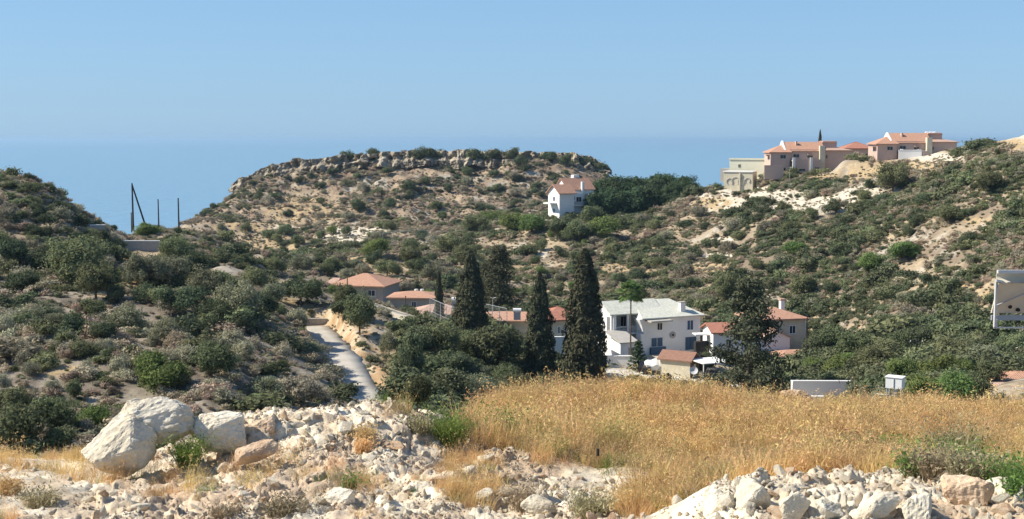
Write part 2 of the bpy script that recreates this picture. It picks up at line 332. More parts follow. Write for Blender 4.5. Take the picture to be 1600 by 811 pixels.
for L, hw in ((TRACK, 3.2), (DRIVE, 4), (SHELF, 7), (VIL1, 5), (VIL2, 3)):
    dd, _ = seg_near(XX.ravel(), YY.ravel(), L); dd = dd.reshape(XX.shape)
    col = lerp(col, C3((.50, .44, .34)), 1 - ss(hw * .7, hw * 1.1, dd))
# near ground: rubble and straw soil
fg = 1 - ss(33, 40, YY)
grassf = np.maximum(ss(680, 770, PX) * (1 - ss(690, 745, PY + (n2 - .5) * 40 - (PX - 800) * .10 * (PX < 1100))), ss(1000, 1130, PX) * ss(13.8, 15, YY))
fcol = lerp(C3((.62, .51, .37)) + 0 * col, C3((.80, .71, .55)), ss(.38, .6, fbm(XX / .5, YY / .5, 60, 4)))
fcol = lerp(fcol, C3((.60, .45, .31)), ss(.54, .68, fbm(XX / 1.4, YY / 1.4, 61, 4)) * .7)
fcol = lerp(fcol, C3((.36, .25, .13)), np.clip(grassf, 0, 1))
col = lerp(col, fcol, fg)
V = np.stack([XX, YY, ZZ], -1).reshape(-1, 3); nr, nc = XX.shape
I = np.arange(nr * nc).reshape(nr, nc)
F = np.stack([I[:-1, :-1], I[:-1, 1:], I[1:, 1:], I[1:, :-1]], -1).reshape(-1, 4)
mt, nt, b = mat_new('hill_ground'); b.inputs['Roughness'].default_value = .95; b.inputs['Specular IOR Level'].default_value = .1
at = nt.nodes.new('ShaderNodeAttribute'); at.attribute_name = 'soil'; geo = nt.nodes.new('ShaderNodeNewGeometry')
nz = nt.nodes.new('ShaderNodeTexNoise'); nz.inputs['Scale'].default_value = 1.3; nz.inputs['Detail'].default_value = 10; nz.inputs['Roughness'].default_value = .75
rp = nt.nodes.new('ShaderNodeMapRange'); rp.inputs[1].default_value = .3; rp.inputs[2].default_value = .7; rp.inputs[3].default_value = .62; rp.inputs[4].default_value = 1.35
mul = nt.nodes.new('ShaderNodeVectorMath'); mul.operation = 'SCALE'
bp = nt.nodes.new('ShaderNodeBump'); bp.inputs['Strength'].default_value = .6; bp.inputs['Distance'].default_value = .25
nt.links.new(geo.outputs['Position'], nz.inputs['Vector']); nt.links.new(nz.outputs[0], rp.inputs[0]); nt.links.new(at.outputs['Color'], mul.inputs[0]); nt.links.new(rp.outputs[0], mul.inputs['Scale'])
nt.links.new(mul.outputs[0], b.inputs['Base Color']); nt.links.new(nz.outputs[0], bp.inputs['Height']); nt.links.new(bp.outputs[0], b.inputs['Normal'])
tme = mesh('terrain', V, F, [mt], smooth=True)
ca = tme.color_attributes.new('soil', 'FLOAT_COLOR', 'POINT')
ca.data.foreach_set('color', np.concatenate([np.clip(col, 0, 1), np.ones((nr, nc, 1))], -1).astype(np.float32).ravel())
tag(obj('terrain', tme), kind='structure')

# ------------------------------------------------------------------ sea and haze
m, nt, b = mat_new('sea_water'); b.inputs['Base Color'].default_value = (.17, .30, .40, 1); b.inputs['Roughness'].default_value = .35; b.inputs['IOR'].default_value = 1.33; b.inputs['Specular IOR Level'].default_value = .5
geo = nt.nodes.new('ShaderNodeNewGeometry'); nz = nt.nodes.new('ShaderNodeTexNoise'); nz.inputs['Scale'].default_value = .05; nz.inputs['Detail'].default_value = 6
bp = nt.nodes.new('ShaderNodeBump'); bp.inputs['Strength'].default_value = .8; bp.inputs['Distance'].default_value = 3
nt.links.new(geo.outputs['Position'], nz.inputs['Vector']); nt.links.new(nz.outputs[0], bp.inputs['Height']); nt.links.new(bp.outputs[0], b.inputs['Normal'])
sx = [-24000, -6000, -800, 800, 6000, 24000]; sy = [400, 900, 2000, 8000, 42000]
SV = [(x, y, -60) for y in sy for x in sx]; SF = [(j * 6 + i, j * 6 + i + 1, j * 6 + i + 7, j * 6 + i + 6) for j in range(4) for i in range(5)]
tag(obj('sea', mesh('sea', SV, SF, [m])), kind='structure')
hz = MB().box(-24500, 24500, -60, 42500, -230, 22)
hm = bpy.data.materials.new('haze'); hm.use_nodes = True; nt = hm.node_tree; nt.nodes.remove(nt.nodes['Principled BSDF'])
pv = nt.nodes.new('ShaderNodeVolumePrincipled'); pv.inputs['Density'].default_value = 0.00007; pv.inputs['Color'].default_value = (.50, .76, 1.0, 1); pv.inputs['Anisotropy'].default_value = 0.2
nt.links.new(pv.outputs[0], nt.nodes['Material Output'].inputs['Volume'])
tag(hz.build('haze', hm), kind='stuff')
# ------------------------------------------------------------------ foliage prototypes
def quads(pos, nrm, size, rng, asp=1.5, up=0.0):
    n = len(pos); nrm = nrm / (np.linalg.norm(nrm, axis=1, keepdims=True) + 1e-9)
    r = rng.normal(size=(n, 3)); r[:, 2] += up; a = np.cross(nrm, r); a /= np.linalg.norm(a, axis=1, keepdims=True) + 1e-9; b = np.cross(nrm, a)
    if up: a, b = b, a
    s = size[:, None]; V = np.stack([pos - a * s * asp, pos - b * s * .7, pos + a * s * asp, pos + b * s * .7], 1).reshape(-1, 3)
    return V, np.arange(n * 4).reshape(n, 4)
def lobes(rng, k, rx, rz, zc, lr, flat=.8):
    out = []
    for i in range(k):
        a = rng.uniform(0, 2 * math.pi); e = rng.uniform(-.35, 1); q = rng.uniform(.35, .8)
        out.append((q * rx * math.cos(a) * math.sqrt(max(0, 1 - e * e * .8)), q * rx * math.sin(a) * math.sqrt(max(0, 1 - e * e * .8)), zc + q * rz * e, lr * rng.uniform(.65, 1.2)))
    return out
def crown(seed, k, rx, rz, zc, lr, n, leaf, inner=.25, zmin=0.03):
    """lumpy crown of many leaf clumps; unit height about 1"""
    rng = np.random.default_rng(seed); L = np.array(lobes(rng, k, rx, rz, zc, lr)); i = rng.integers(0, k, n)
    # twigs: leaves gathered in small clusters for an uneven outline
    d = rng.normal(size=(n, 3)); d /= np.linalg.norm(d, axis=1, keepdims=True)
    cl = rng.normal(size=(k * 22, 3)); cl /= np.linalg.norm(cl, axis=1, keepdims=True); j = i * 22 + rng.integers(0, 22, n)
    d = d * .42 + cl[j] * .9; rad = np.where(rng.random(n) < inner, rng.uniform(.3, .85, n), rng.uniform(.78, 1.12, n))
    p = L[i, :3] + d * (L[i, 3] * rad)[:, None] * np.array([1, 1, .85]); nr = d + rng.normal(size=(n, 3)) * .55
    m = p[:, 2] > zmin; p, nr = p[m], nr[m]
    return quads(p, nr, leaf * rng.uniform(.6, 1.5, len(p)), rng)
def trunk_mb(rng, h, r, spread=.25, n=5):
    mb = MB(); mb.tube((0, 0, -.08), (0, 0, h), r, r * .6, 7)
    for i in range(n):
        a = rng.uniform(0, 6.28); z0 = h * rng.uniform(.55, .95); mb.tube((0, 0, z0), (math.cos(a) * spread, math.sin(a) * spread, z0 + rng.uniform(.2, .4)), r * .5, r * .15, 5)
    return mb
L_ = {}
L_['tree'] = leafmat('tree_leaf', (.13, .155, .075), (.26, .275, .15), .25, .3)
L_['bright'] = leafmat('bright_leaf', (.125, .18, .06), (.24, .30, .11), .2, .35)
L_['dark'] = leafmat('dark_leaf', (.082, .105, .058), (.175, .195, .11), .22)
L_['olive'] = leafmat('olive_leaf', (.17, .185, .115), (.33, .33, .21), .22)
L_['greyshrub'] = leafmat('grey_shrub_leaf', (.25, .24, .165), (.44, .41, .295), .3)
L_['brownshrub'] = leafmat('dry_shrub_twig', (.30, .24, .165), (.50, .41, .30), .3, trans=.15)
L_['cypress'] = leafmat('cypress_leaf', (.045, .055, .033), (.14, .14, .085), .15, trans=.15, scale=26)
L_['pine'] = leafmat('pine_needle', (.055, .09, .05), (.13, .17, .085), .25)
L_['straw'] = leafmat('dry_grass_blade', (.56, .375, .155), (.81, .60, .31), .3, trans=.4, scale=3)
L_['weed'] = leafmat('green_weed', (.14, .215, .05), (.26, .34, .105), .25, trans=.3, scale=3)
L_['sage'] = leafmat('grey_weed', (.27, .23, .14), (.44, .38, .24), .25, trans=.2, scale=3)
PR = {}                                                                    # kind -> list of (crown mesh, trunk mesh)
def proto(kind, k, mat, fn, trunk=None):
    PR[kind] = []
    for i in range(k):
        V, F = fn(i); cm = mesh(kind + '_crown', V, F, [L_[mat]])
        tm = None
        if trunk:
            mb = trunk(np.random.default_rng(i)); tm = mesh(kind + '_trunk', mb.v, mb.f, [M['bark']])
        PR[kind].append((cm, tm))
tk = lambda r: trunk_mb(r, .42, .035)
proto('tree', 5, 'tree', lambda i: crown(10 + i, 18, .44, .42, .50, .21, 11000, .016), tk)
proto('bright', 4, 'bright', lambda i: crown(30 + i, 16, .46, .42, .48, .22, 9000, .019), tk)
proto('dark', 4, 'dark', lambda i: crown(50 + i, 16, .46, .42, .48, .22, 9000, .018), tk)
proto('olive', 4, 'olive', lambda i: crown(70 + i, 17, .5, .42, .48, .22, 9000, .016), tk)
def bush(seed, n=3200, leaf=.035, k=9, rx=.62, lr=.34): return crown(seed, k, rx, .42, .42, lr, n, leaf)
proto('darkbush', 4, 'dark', lambda i: bush(90 + i, 4200, .03)); proto('greenbush', 4, 'tree', lambda i: bush(110 + i, 4200, .03))
proto('greybush', 4, 'greyshrub', lambda i: bush(130 + i, 4200, .028)); proto('brownbush', 4, 'brownshrub', lambda i: bush(150 + i, 4200, .026))
proto('brightbush', 3, 'bright', lambda i: bush(170 + i, 4200, .032))
def cyp(i, slim=.105, n=16000):
    rng = np.random.default_rng(200 + i); z = rng.random(n) ** .85 * .985 + .012
    rad = slim * np.interp(z, [0, .04, .14, .35, .6, .8, .93, 1], [.6, .95, 1.08, 1, .78, .5, .28, .04])
    a = rng.uniform(0, 2 * math.pi, n); lum = fbm(a * 1.9 + 3 * i, z * 16, 300 + i, 3) + 0.0
    lum = .5 * (lum + fbm((a + 2 * math.pi) * 1.9, z * 16, 310 + i, 3)); ra = rad * (.40 + 1.25 * lum) * np.where(rng.random(n) < .25, rng.uniform(.4, .9, n), rng.uniform(.85, 1.08, n))
    p = np.stack([np.cos(a) * ra, np.sin(a) * ra, z + rng.normal(size=n) * .004], 1)
    return quads(p, np.stack([np.cos(a), np.sin(a), .35 + 0 * a], 1) + rng.normal(size=(n, 3)) * .6, .0062 * rng.uniform(.6, 1.6, n), rng, 1.9, up=2.5)
proto('cypress', 3, 'cypress', cyp, lambda r: MB().tube((0, 0, -.03), (0, 0, .5), .014, .008, 7))
def conif(i, wide=.26, n=12000, tiers=26, droop=-.15, base=.12):
    rng = np.random.default_rng(400 + i); P_, N_ = [], []
    nb = tiers * 6; per = n // nb
    for b_ in range(nb):
        z = base + (1 - base) * (rng.random() ** .9) * .96; L = wide * (1 - (z - base) / (1 - base)) ** .75 * rng.uniform(.55, 1.15) + .02; a = rng.uniform(0, 2 * math.pi)
        t = rng.random(per) ** .7; sp = .035 + .05 * t * (1 - t)
        x = np.stack([np.cos(a) * L * t, np.sin(a) * L * t, z + L * t * (droop + .45 * t) * .8], 1) + rng.normal(size=(per, 3)) * sp[:, None] * np.array([.8, .8, .45])
        P_.append(x); N_.append(rng.normal(size=(per, 3)) + np.array([math.cos(a), math.sin(a), .8]))
    p = np.concatenate(P_); m = p[:, 2] > .02
    return quads(p[m], np.concatenate(N_)[m], .0085 * rng.uniform(.6, 1.5, m.sum()), rng, 1.8)
proto('pine', 5, 'pine', lambda i: crown(250 + i, 34, .30, .54, .47, .14, 9500, .014), lambda r: MB().tube((0, 0, -.05), (0, 0, .8), .022, .006, 7))
proto('bigpine', 1, 'cypress', lambda i: conif(11, .40, 12500, 12, -.05, .05), lambda r: MB().tube((0, 0, -.03), (0, 0, .93), .02, .005, 8))
proto('feather', 2, 'cypress', lambda i: conif(20 + i, .24, 11000, 20, .25, .05), lambda r: MB().tube((0, 0, -.03), (0, 0, .9), .016, .005, 7))
def tiered(i):
    rng = np.random.default_rng(500 + i); P_ = []; N_ = []
    for t in range(9):
        z = .12 + .095 * t; L = .30 * (1 - t / 10)
        for k in range(7):
            a = 2 * math.pi * k / 7 + t * .4 + rng.normal() * .1; m = 110; s = rng.random(m)
            P_.append(np.stack([np.cos(a) * L * s, np.sin(a) * L * s, z - .05 * s + .09 * s * s], 1) + rng.normal(size=(m, 3)) * .014); N_.append(rng.normal(size=(m, 3)) * .6 + [0, 0, 1])
    p = np.concatenate(P_); return quads(p, np.concatenate(N_), .014 * rng.uniform(.6, 1.4, len(p)), rng, 1.6)
proto('tiered', 1, 'pine', tiered, lambda r: MB().tube((0, 0, -.03), (0, 0, .97), .018, .005, 7))

CATS = {'tree': ('broadleaf_tree', 'tree'), 'bright': ('broadleaf_tree', 'tree'), 'dark': ('evergreen_tree', 'tree'), 'olive': ('olive_tree', 'tree'),
        'cypress': ('cypress_tree', 'cypress'), 'pine': ('pine_tree', 'pine tree'), 'bigpine': ('pine_tree', 'pine tree'), 'feather': ('casuarina_tree', 'tree'), 'tiered': ('araucaria_tree', 'tree'),
        'darkbush': ('shrub', 'shrub'), 'greenbush': ('shrub', 'shrub'), 'greybush': ('shrub', 'shrub'), 'brownbush': ('shrub', 'shrub'), 'brightbush': ('shrub', 'shrub')}
FIRST = {}
def plant(kind, loc, h, label, group=None, wide=1.0, rz=None, i=None):
    i = random.randrange(len(PR[kind])) if i is None else i; key = (kind, i); nm, cat = CATS[kind]; rz = random.uniform(0, 6.28) if rz is None else rz
    if key in FIRST: o = copy_tree(FIRST[key]); o.location = loc; o.rotation_euler = (0, 0, rz)
    else:
        cm, tm = PR[kind][i]
        if tm:
            o = empty(nm, loc, rz); KIDS[o.name] = [obj('trunk', tm, o), obj('crown', cm, o)]
        else: o = obj(nm, cm, None, loc); o.rotation_euler = (0, 0, rz); KIDS[o.name] = []
        FIRST[key] = o
    o.scale = (h * wide, h * wide, h)
    for k in ('group',):
        if k in o: del o[k]
    return tag(o, label, cat, group)
def veg(kind, px, py, hp, label, group=None, wide=1.0, D=None, **k):
    """a plant whose foot stands on the ground seen at that column and row, hp picture rows tall"""
    if D: loc = P(px, py, D); loc.z = float(H(loc.x, loc.y)[0]); hh = (to_pic(loc.x, loc.y, loc.z)[1] - (py - hp)) * D / FPX
    else: loc, D = hit(px, py); hh = hp * D / FPX
    k_ = .12 if kind in ('tree', 'dark', 'bright', 'olive') else .03; loc.z -= hh * k_
    return plant(kind, loc, hh * (1 + k_), label, group, wide, **k)
# ---- named trees and bushes: (kind, column, foot row, height, width factor, label)
T = [
 # hillside nearest the photographer's side, below and around the grey retaining wall
 ('tree',122,452,84,1.1,'tall olive-green tree standing just below the low grey retaining wall'),
 ('tree',150,470,66,1.0,'rounder olive-green tree in front of the tall tree below the retaining wall'),
 ('dark',72,432,52,1.0,'dark tree on the shaded slope beside the tall tree below the retaining wall'),
 ('dark',35,462,46,1.2,'broad dark evergreen casting deep shade at the far edge of the shaded slope'),
 ('dark',20,415,50,1.1,'dark evergreen high on the shaded slope under the ridge'),
 ('olive',225,448,58,1.0,'grey-green tree beside the straw-coloured gully below the retaining wall'),
 ('tree',275,412,46,1.0,'small green tree at the end of the grey retaining wall, near the saddle'),
 ('bright',228,371,26,1.5,'low green bush on the saddle crest at the foot of the strutted pole'),
 ('greenbush',268,360,13,.8,'tiny bush on the skyline between the two plain poles'),
 ('olive',262,452,62,1.1,'grey-green tree at the top of the dense grove above the road'),
 ('dark',300,440,56,1.0,'dark tree near the top of the grove above the road'),
 ('olive',325,465,52,1.1,'silvery tree in the middle of the grove above the road'),
 ('dark',285,492,56,1.2,'dark tree on the lower edge of the grove above the dry grey slope'),
 ('tree',352,470,54,1.0,'green tree in the middle of the grove beside the silvery tree'),
 ('olive',372,496,62,1.1,'wide silvery-green tree at the front of the grove above the road'),
 ('dark',405,500,50,1.1,'dark low tree at the front corner of the grove above the road'),
 ('tree',395,455,44,1.0,'green tree at the back of the grove facing the mesa'),
 ('dark',470,478,52,1.35,'dense dark round tree alone above the road next to the straw bank'),
 ('olive',425,478,44,1.0,'grey-green tree between the grove and the dense dark round tree'),
 ('dark',330,505,40,1.3,'low dark spreading tree on the brow of the dry grey slope'),
 ('olive',195,520,48,1.2,'grey-green bushy tree in the middle of the dry grey slope'),
 ('dark',165,535,36,1.3,'dark low tree beside the grey-green bushy tree on the dry slope'),
 ('olive',262,535,42,1.0,'yellowish-green tree standing on the dry grey slope'),
 ('bright',255,612,70,1.15,'leafy bright green tree hanging over the shaded rock face above the boulders'),
 ('tree',330,590,64,1.2,'round green tree with a deep shadow beside it on the dry grey slope'),
 ('olive',95,520,36,1.4,'low silvery bush at the end of the slope above the dark rock face'),
 ('olive',48,512,34,1.4,'flat silvery bush low on the slope by the edge of the picture'),
 ('greenbush',130,560,30,1.1,'mid-green bush above the shaded rock face'),
 ('brightbush',150,672,42,1.0,'small bright green bush directly behind the big boulder'),
 ('greenbush',75,668,54,1.0,'green bush with dark shade on the lower slope'),
 ('greenbush',28,705,72,1.0,'large green bush in the bottom corner of the slope'),
 ('greenbush',20,650,48,1.1,'green bush at the picture edge above the large corner bush'),
 ('greenbush',95,708,46,1.0,'olive bush at the bottom of the slope behind the near stones'),
 ('greybush',468,632,48,1.1,'grey shrub overhanging the lower end of the road'),
 ('olive',415,625,44,1.2,'grey-green shrub above the rubble ridge'),
 ('olive',485,560,30,1.2,'grey shrub on the bank above the shaded edge of the road'),
 ('greybush',500,628,30,.9,'grey shrub touching the shaded verge of the road'),
 # gully right of the road
 ('tree',562,524,72,.72,'olive-green tree between the road and the pale track'),
 ('dark',538,500,36,1.1,'small dark tree behind the olive-green tree beside the track'),
 ('dark',640,600,90,.5,'tall dark green tree at the edge of the gully below the pale track'),
 ('olive',608,556,44,.6,'brownish-green shrub on the straw bank beside the road'),
 ('dark',652,648,66,.65,'dark shrubby tree at the bottom of the gully beside the road end'),
 ('tree',692,560,58,1.1,'green tree in the gully below the wire sports fence'),
 ('dark',780,580,80,1.05,'big round dark tree between the two broad cypresses'),
 ('dark',665,640,56,1.2,'dark bush with bare branches in the gully bottom'),
 ('olive',712,638,46,1.3,'grey shrub on the gully floor just behind the golden grass'),
 ('dark',760,634,56,1.2,'dark green bush below the big round tree'),
 ('dark',808,628,50,1.2,'dark bush at the foot of the middle cypress'),
 ('olive',742,600,36,1.3,'grey bush on the far side of the gully'),
 ('tree',1045,628,36,1.2,'green bush on the brown bank below the brown-roofed shed'),
 ('greenbush',1090,628,24,1.4,'low green bush on the bank under the driveway corner'),
 ('olive',985,626,32,1.5,'brownish shrub on the bank beside the tallest cypress'),
 ('dark',690,640,70,1.2,'dark tree on the gully floor, just above the rubble end of the golden grass'),
 ('tree',735,560,44,1.2,'olive-green tree beside the foot of the broad cypress'),
 ('dark',655,560,54,1.1,'dark tree on the upper gully bank below the pale track'),
 ('olive',740,640,60,1.2,'grey-green tree on the gully floor beside the golden grass'),
 ('dark',715,590,50,1.2,'dark tree half way down the gully below the broad cypress'),
 ('tree',790,610,48,1.1,'dark green tree touching the middle cypress, below the round tree'),
 ('dark',868,618,44,1.2,'dark bush filling the gap between the two tallest cypresses'),
 # valley belt
 ('bright',590,402,34,1.2,'vivid green tree on the valley floor below the mesa'),
 ('tree',700,398,36,1.1,'green tree in the valley, in front of the hillside fence'),
 ('tree',640,412,30,1.1,'green tree between the vivid tree and the hillside fence'),
 ('olive',672,440,30,1.1,'grey-green tree above the low tiled house'),
 ('tree',728,412,34,1.1,'round green tree just above the paired cypress tops'),
 ('bright',765,352,26,1.4,'bright green tree in the band below the three-storey white house'),
 ('tree',742,362,30,1.3,'green tree at the near end of the band below the mesa slope'),
 ('bright',800,362,32,1.3,'spreading green tree in the band below the mesa slope'),
 ('bright',830,366,34,1.2,'green tree directly beside the three-storey white house'),
 ('dark',880,372,40,1.1,'dark tree hiding the foot of the three-storey white house'),
 ('tree',905,380,40,1.2,'green tree in front of the three-storey white house'),
 ('bright',942,372,38,1.3,'wide green tree on the slope below the pine grove'),
 ('tree',925,350,30,1.2,'green tree between the white house and the pine grove'),
 ('tree',650,428,26,1.2,'low tree in the middle of the valley floor'),
 ('tree',605,432,28,1.2,'low tree behind the tiled roof of the nearest bungalow'),
 ('olive',560,424,24,1.2,'greyish tree behind the bungalow roof'),
 ('tree',520,424,26,1.2,'tree at the end of the bungalow roof'),
 ('olive',470,424,28,1.2,'grey-green tree on the flat ground before the mesa'),
 ('tree',430,430,28,1.3,'tree behind the grove where the flat ground begins'),
 ('olive',745,442,40,1.0,'pale shrubby tree behind the broad cypress'),
 ('tree',540,480,40,.9,'small green tree in front of the bungalow by the track'),
 ('tree',512,432,22,1.0,'small palm-like tree on the bungalow lawn'),
 # lower right belt
 ('tree',1240,545,54,.9,'leafy shrub tree growing against the grey wall of the tiled house'),
 ('bright',1275,592,38,1.2,'sunlit yellow-green bush at the start of the hedge behind the garden wall'),
 ('bright',1310,594,40,1.2,'yellow-green hedge bush in the middle of the garden wall'),
 ('dark',1345,594,44,1.1,'dark green hedge bush at the end of the garden wall'),
 ('tree',1300,552,52,1.1,'green tree behind the hedge beside the tiled house'),
 ('tree',1335,560,48,1.1,'green tree with pale top behind the hedge'),
 ('tree',1368,590,56,1.1,'green tree behind the white meter box'),
 ('bright',1410,606,50,1.2,'bright green tree right behind the white meter box'),
 ('bright',1445,640,62,1.1,'leafy green tree next to the white meter box'),
 ('bright',1490,645,66,1.1,'large leafy green tree at the edge of the golden grass'),
 ('tree',1520,632,56,1.0,'green tree beside the rubble-covered tiled roof'),
 ('dark',1552,662,62,.6,'small dark conifer-like bush at the edge of the grass below the tiled roof'),
 ('dark',1528,658,36,.9,'low dark bush beside the small dark conifer-like bush'),
 ('olive',1345,634,36,1.4,'silvery bush in front of the blue-white garden wall'),
 ('olive',1375,636,36,1.2,'silvery bush between the garden wall and the white meter box'),
 ('dark',1440,545,44,1.2,'dark spreading tree at the foot of the scrub hill'),
 ('tree',1405,560,46,1.1,'green tree at the foot of the scrub hill behind the utility pole'),
 ('tree',1490,570,46,1.2,'green tree under the overhead wires'),
 ('olive',1540,578,46,1.2,'grey-green tree under the solar frame'),
 ('tree',1590,560,50,1.1,'green tree beneath the solar frame at the picture edge'),
 ('bright',1500,596,36,1.3,'yellow-green tree behind the tiled roof'),
 ('dark',1285,560,50,1.1,'dark green tree at the end of the veranda roof'),
 ('bright',1325,588,40,1.1,'sunlit green tree behind the middle of the hedge'),
 ('tree',1385,575,50,1.1,'green tree at the foot of the scrub hill, above the white meter box'),
 ('bright',1465,600,50,1.2,'broad leafy tree between the two utility poles'),
 ('dark',1470,640,48,1.2,'dark lower tree in front of the broad leafy tree'),
 ('tree',1545,600,40,1.2,'green tree at the near end of the tiled roofs'),
 ('tree',1255,462,36,1.1,'dark green tree above the chimney of the tiled house'),
 ('tree',1135,474,52,.8,'dark tree rising behind the great pine'),
 ('bright',1245,402,28,1.4,'bright green bush half way up the scrub hill'),
 ('tree',1395,300,48,1.0,'dark green tree just below the ridge under the second villa'),
 ('tree',1238,284,17,1.3,'round dark bush below the terrace of the first pink villa'),
 ('tree',1350,330,20,1.3,'green bush on the upper slope under the pale outcrop'),
 ('bright',1410,410,34,1.4,'bright green thicket in the middle of the scrub hill'),
 ('bright',1360,425,34,1.4,'green thicket lower on the scrub hill'),
 ('tree',1545,300,34,1.6,'dark green thicket on the upper hill near the skyline'),
 ('tree',1480,350,34,1.4,'green thicket on the upper hill'),
]
for t in T: veg(t[0], t[1], t[2], t[3], t[5], wide=t[4])
veg('cypress',736,520,130,'broad dark cypress standing beside the wire sports fence',wide=1.32,D=158,i=0)
veg('cypress',843,606,184,'dark cypress of middle height, between the round tree and the tallest cypress',wide=1.12,D=150,i=1)
veg('cypress',913,608,222,'tallest cypress, pointed, in front of the white villa',wide=1.28,D=149,i=2)
veg('cypress',686,505,82,'slim dark cypress rising from the fence beside the low tiled roofs',wide=.8,D=190,i=1)
veg('cypress',1281,236,33,'tiny lone cypress on the skyline behind the first pink villa',wide=.62,D=342,i=0)
veg('feather',780,488,106,'feathery grey-green conifer behind the broad cypress',wide=1.15,D=215)
veg('feather',762,478,70,'smaller feathery conifer half hidden behind the broad cypress',wide=1.1,D=222)
veg('bigpine',1168,632,200,'great ragged dark pine in front of the tiled house',wide=.95,D=138)
veg('tiered',997,580,52,'small tiered araucaria in front of the white villa',wide=1.2,D=168)
# pine grove
for r, (row, tops, n_) in enumerate([(318, 50, 12), (326, 52, 13), (333, 46, 12)]):
    for k in range(n_):
        px = 925 + 165 * (k + .5 * (r % 2)) / n_; D = 352 - r * 7
        top = np.interp(px, [920, 950, 1000, 1060, 1095], [284, 272, 269, 266, 279]) + r * 9 + random.uniform(-4, 5)
        loc = P(px, row, D); loc.z = float(H(loc.x, loc.y)[0]); h = (slope(top) * D - loc.z) * 1.22; loc.z -= h * .18
        plant('pine', loc, h, 'dark green pine in the dense grove beside the three-storey white house', 'pines of the grove', wide=1.0)
for k, (px, h) in enumerate([(1029, 8), (1037, 11), (1043, 7)]): pass
# bushes on the mesa: rim and slope
for px, py, hp, wd in [(462,262,12,1.5),(488,257,10,1.3),(545,255,20,1.5),(525,256,10,1.2),(583,252,20,1.5),(655,256,27,1.1),(672,252,24,1.2),(688,250,16,1.2),(742,256,26,1.1),(770,256,27,1.0),(800,250,20,1.2),(815,262,20,1.0),(858,252,18,1.3),(885,262,20,1.2),(905,262,18,1.4),(925,266,20,1.5),(940,270,16,1.4),(715,246,9,1),(415,275,10,1.3),(395,290,9,1.3)]:
    veg('darkbush', px, py, hp, 'dark bush growing along the rocky rim of the mesa', 'bushes along the mesa rim', wide=wd * .8)
for px, py, hp in [(420,322,18),(405,312,14),(430,312,14),(468,288,14),(485,280,10),(640,300,20),(665,290,14),(728,275,16),(728,290,14),(727,302,12),(780,300,16),(808,307,18),(838,296,14),(802,280,14),(772,278,12),(560,330,20),(590,310,18),(600,340,14),(640,312,14),(545,345,15),(500,345,14),(610,325,16),(570,300,16),(700,300,12),(845,310,10),(333,327,10),(318,338,10),(345,362,14),(420,372,16),(385,362,14),(465,382,16),(430,378,16),(610,360,16),(680,330,18),(690,345,16),(500,318,12),(450,340,12),(520,275,12),(605,275,14),(560,280,12),(500,295,12),(870,292,10),(750,330,12),(800,325,10)]:
    veg(random.choice(['darkbush', 'greybush', 'greenbush']), px, py, hp, 'low rounded bush on the dry slope of the mesa', 'bushes on the mesa slope', wide=.95)
# larger shrubs of the scrub hill and of the other slopes
rr = random.Random(5); spots = []
def scatter(n, inside, kinds, sizes, label, group, gap=13):
    k = 0; tries = 0
    while k < n and tries < 6000:
        tries += 1; px, py = inside(rr)
        if px is None or any((px - a) ** 2 + ((py - b) * 1.6) ** 2 < gap * gap for a, b in spots): continue
        spots.append((px, py)); k += 1
        veg(rr.choice(kinds), px, py, rr.uniform(*sizes), label, group, wide=rr.uniform(.8, 1.15))
def ridge(px): return np.interp(px, [960, 1095, 1180, 1330, 1420, 1500, 1600], [345, 325, 305, 290, 275, 262, 235])
def hill(r):
    px = r.uniform(965, 1598); py = r.uniform(ridge(px) + 8, np.interp(px, [960, 1100, 1280, 1600], [470, 480, 500, 540])); return px, py
def slopeL(r):
    px = r.uniform(2, 480); py = r.uniform(485 if px > 250 else 470, 690); return (px, py) if not (120 < px < 530 and py > 620) else (None, None)
def upperL(r):
    px = r.uniform(2, 200); return px, r.uniform(np.interp(px, [0, 100, 200], [282, 318, 385]), 440)
def valley(r): return r.uniform(440, 960), r.uniform(365, 470)
scatter(95, hill, ['darkbush', 'greenbush', 'darkbush', 'greybush', 'greenbush'], (13, 24), 'rounded shrub standing out from the scrub on the long hill below the pink villas', 'larger shrubs on the scrub hill', 20)
scatter(70, slopeL, ['greybush', 'greybush', 'brownbush', 'greenbush', 'darkbush'], (17, 32), 'shrub on the dry grey slope behind the boulders', 'shrubs on the dry grey slope', 18)
scatter(42, upperL, ['darkbush', 'darkbush', 'greenbush', 'greybush'], (14, 28), 'shrub on the shaded upper slope above the retaining wall', 'shrubs on the shaded upper slope', 15)
scatter(70, valley, ['darkbush', 'greenbush', 'greybush', 'greenbush', 'brightbush'], (11, 22), 'shrub on the valley floor between the mesa and the houses', 'shrubs on the valley floor', 16)
for px, py, hp in [(5,272,14),(22,272,12),(45,282,12),(75,298,14),(98,305,14),(112,312,16),(128,322,12),(150,338,12),(176,360,10)]:
    veg('darkbush', px, py, hp, 'dark bush on the skyline of the shaded ridge', 'bushes on the ridge skyline', wide=1.1)
for px, py, hp in [(1540,232,8),(1548,231,9),(1556,230,8),(1566,228,7),(1520,240,8)]:
    veg('darkbush', px, py, hp, 'small bush on the skyline beyond the second pink villa', 'small bushes on the hilltop skyline', wide=1.2)

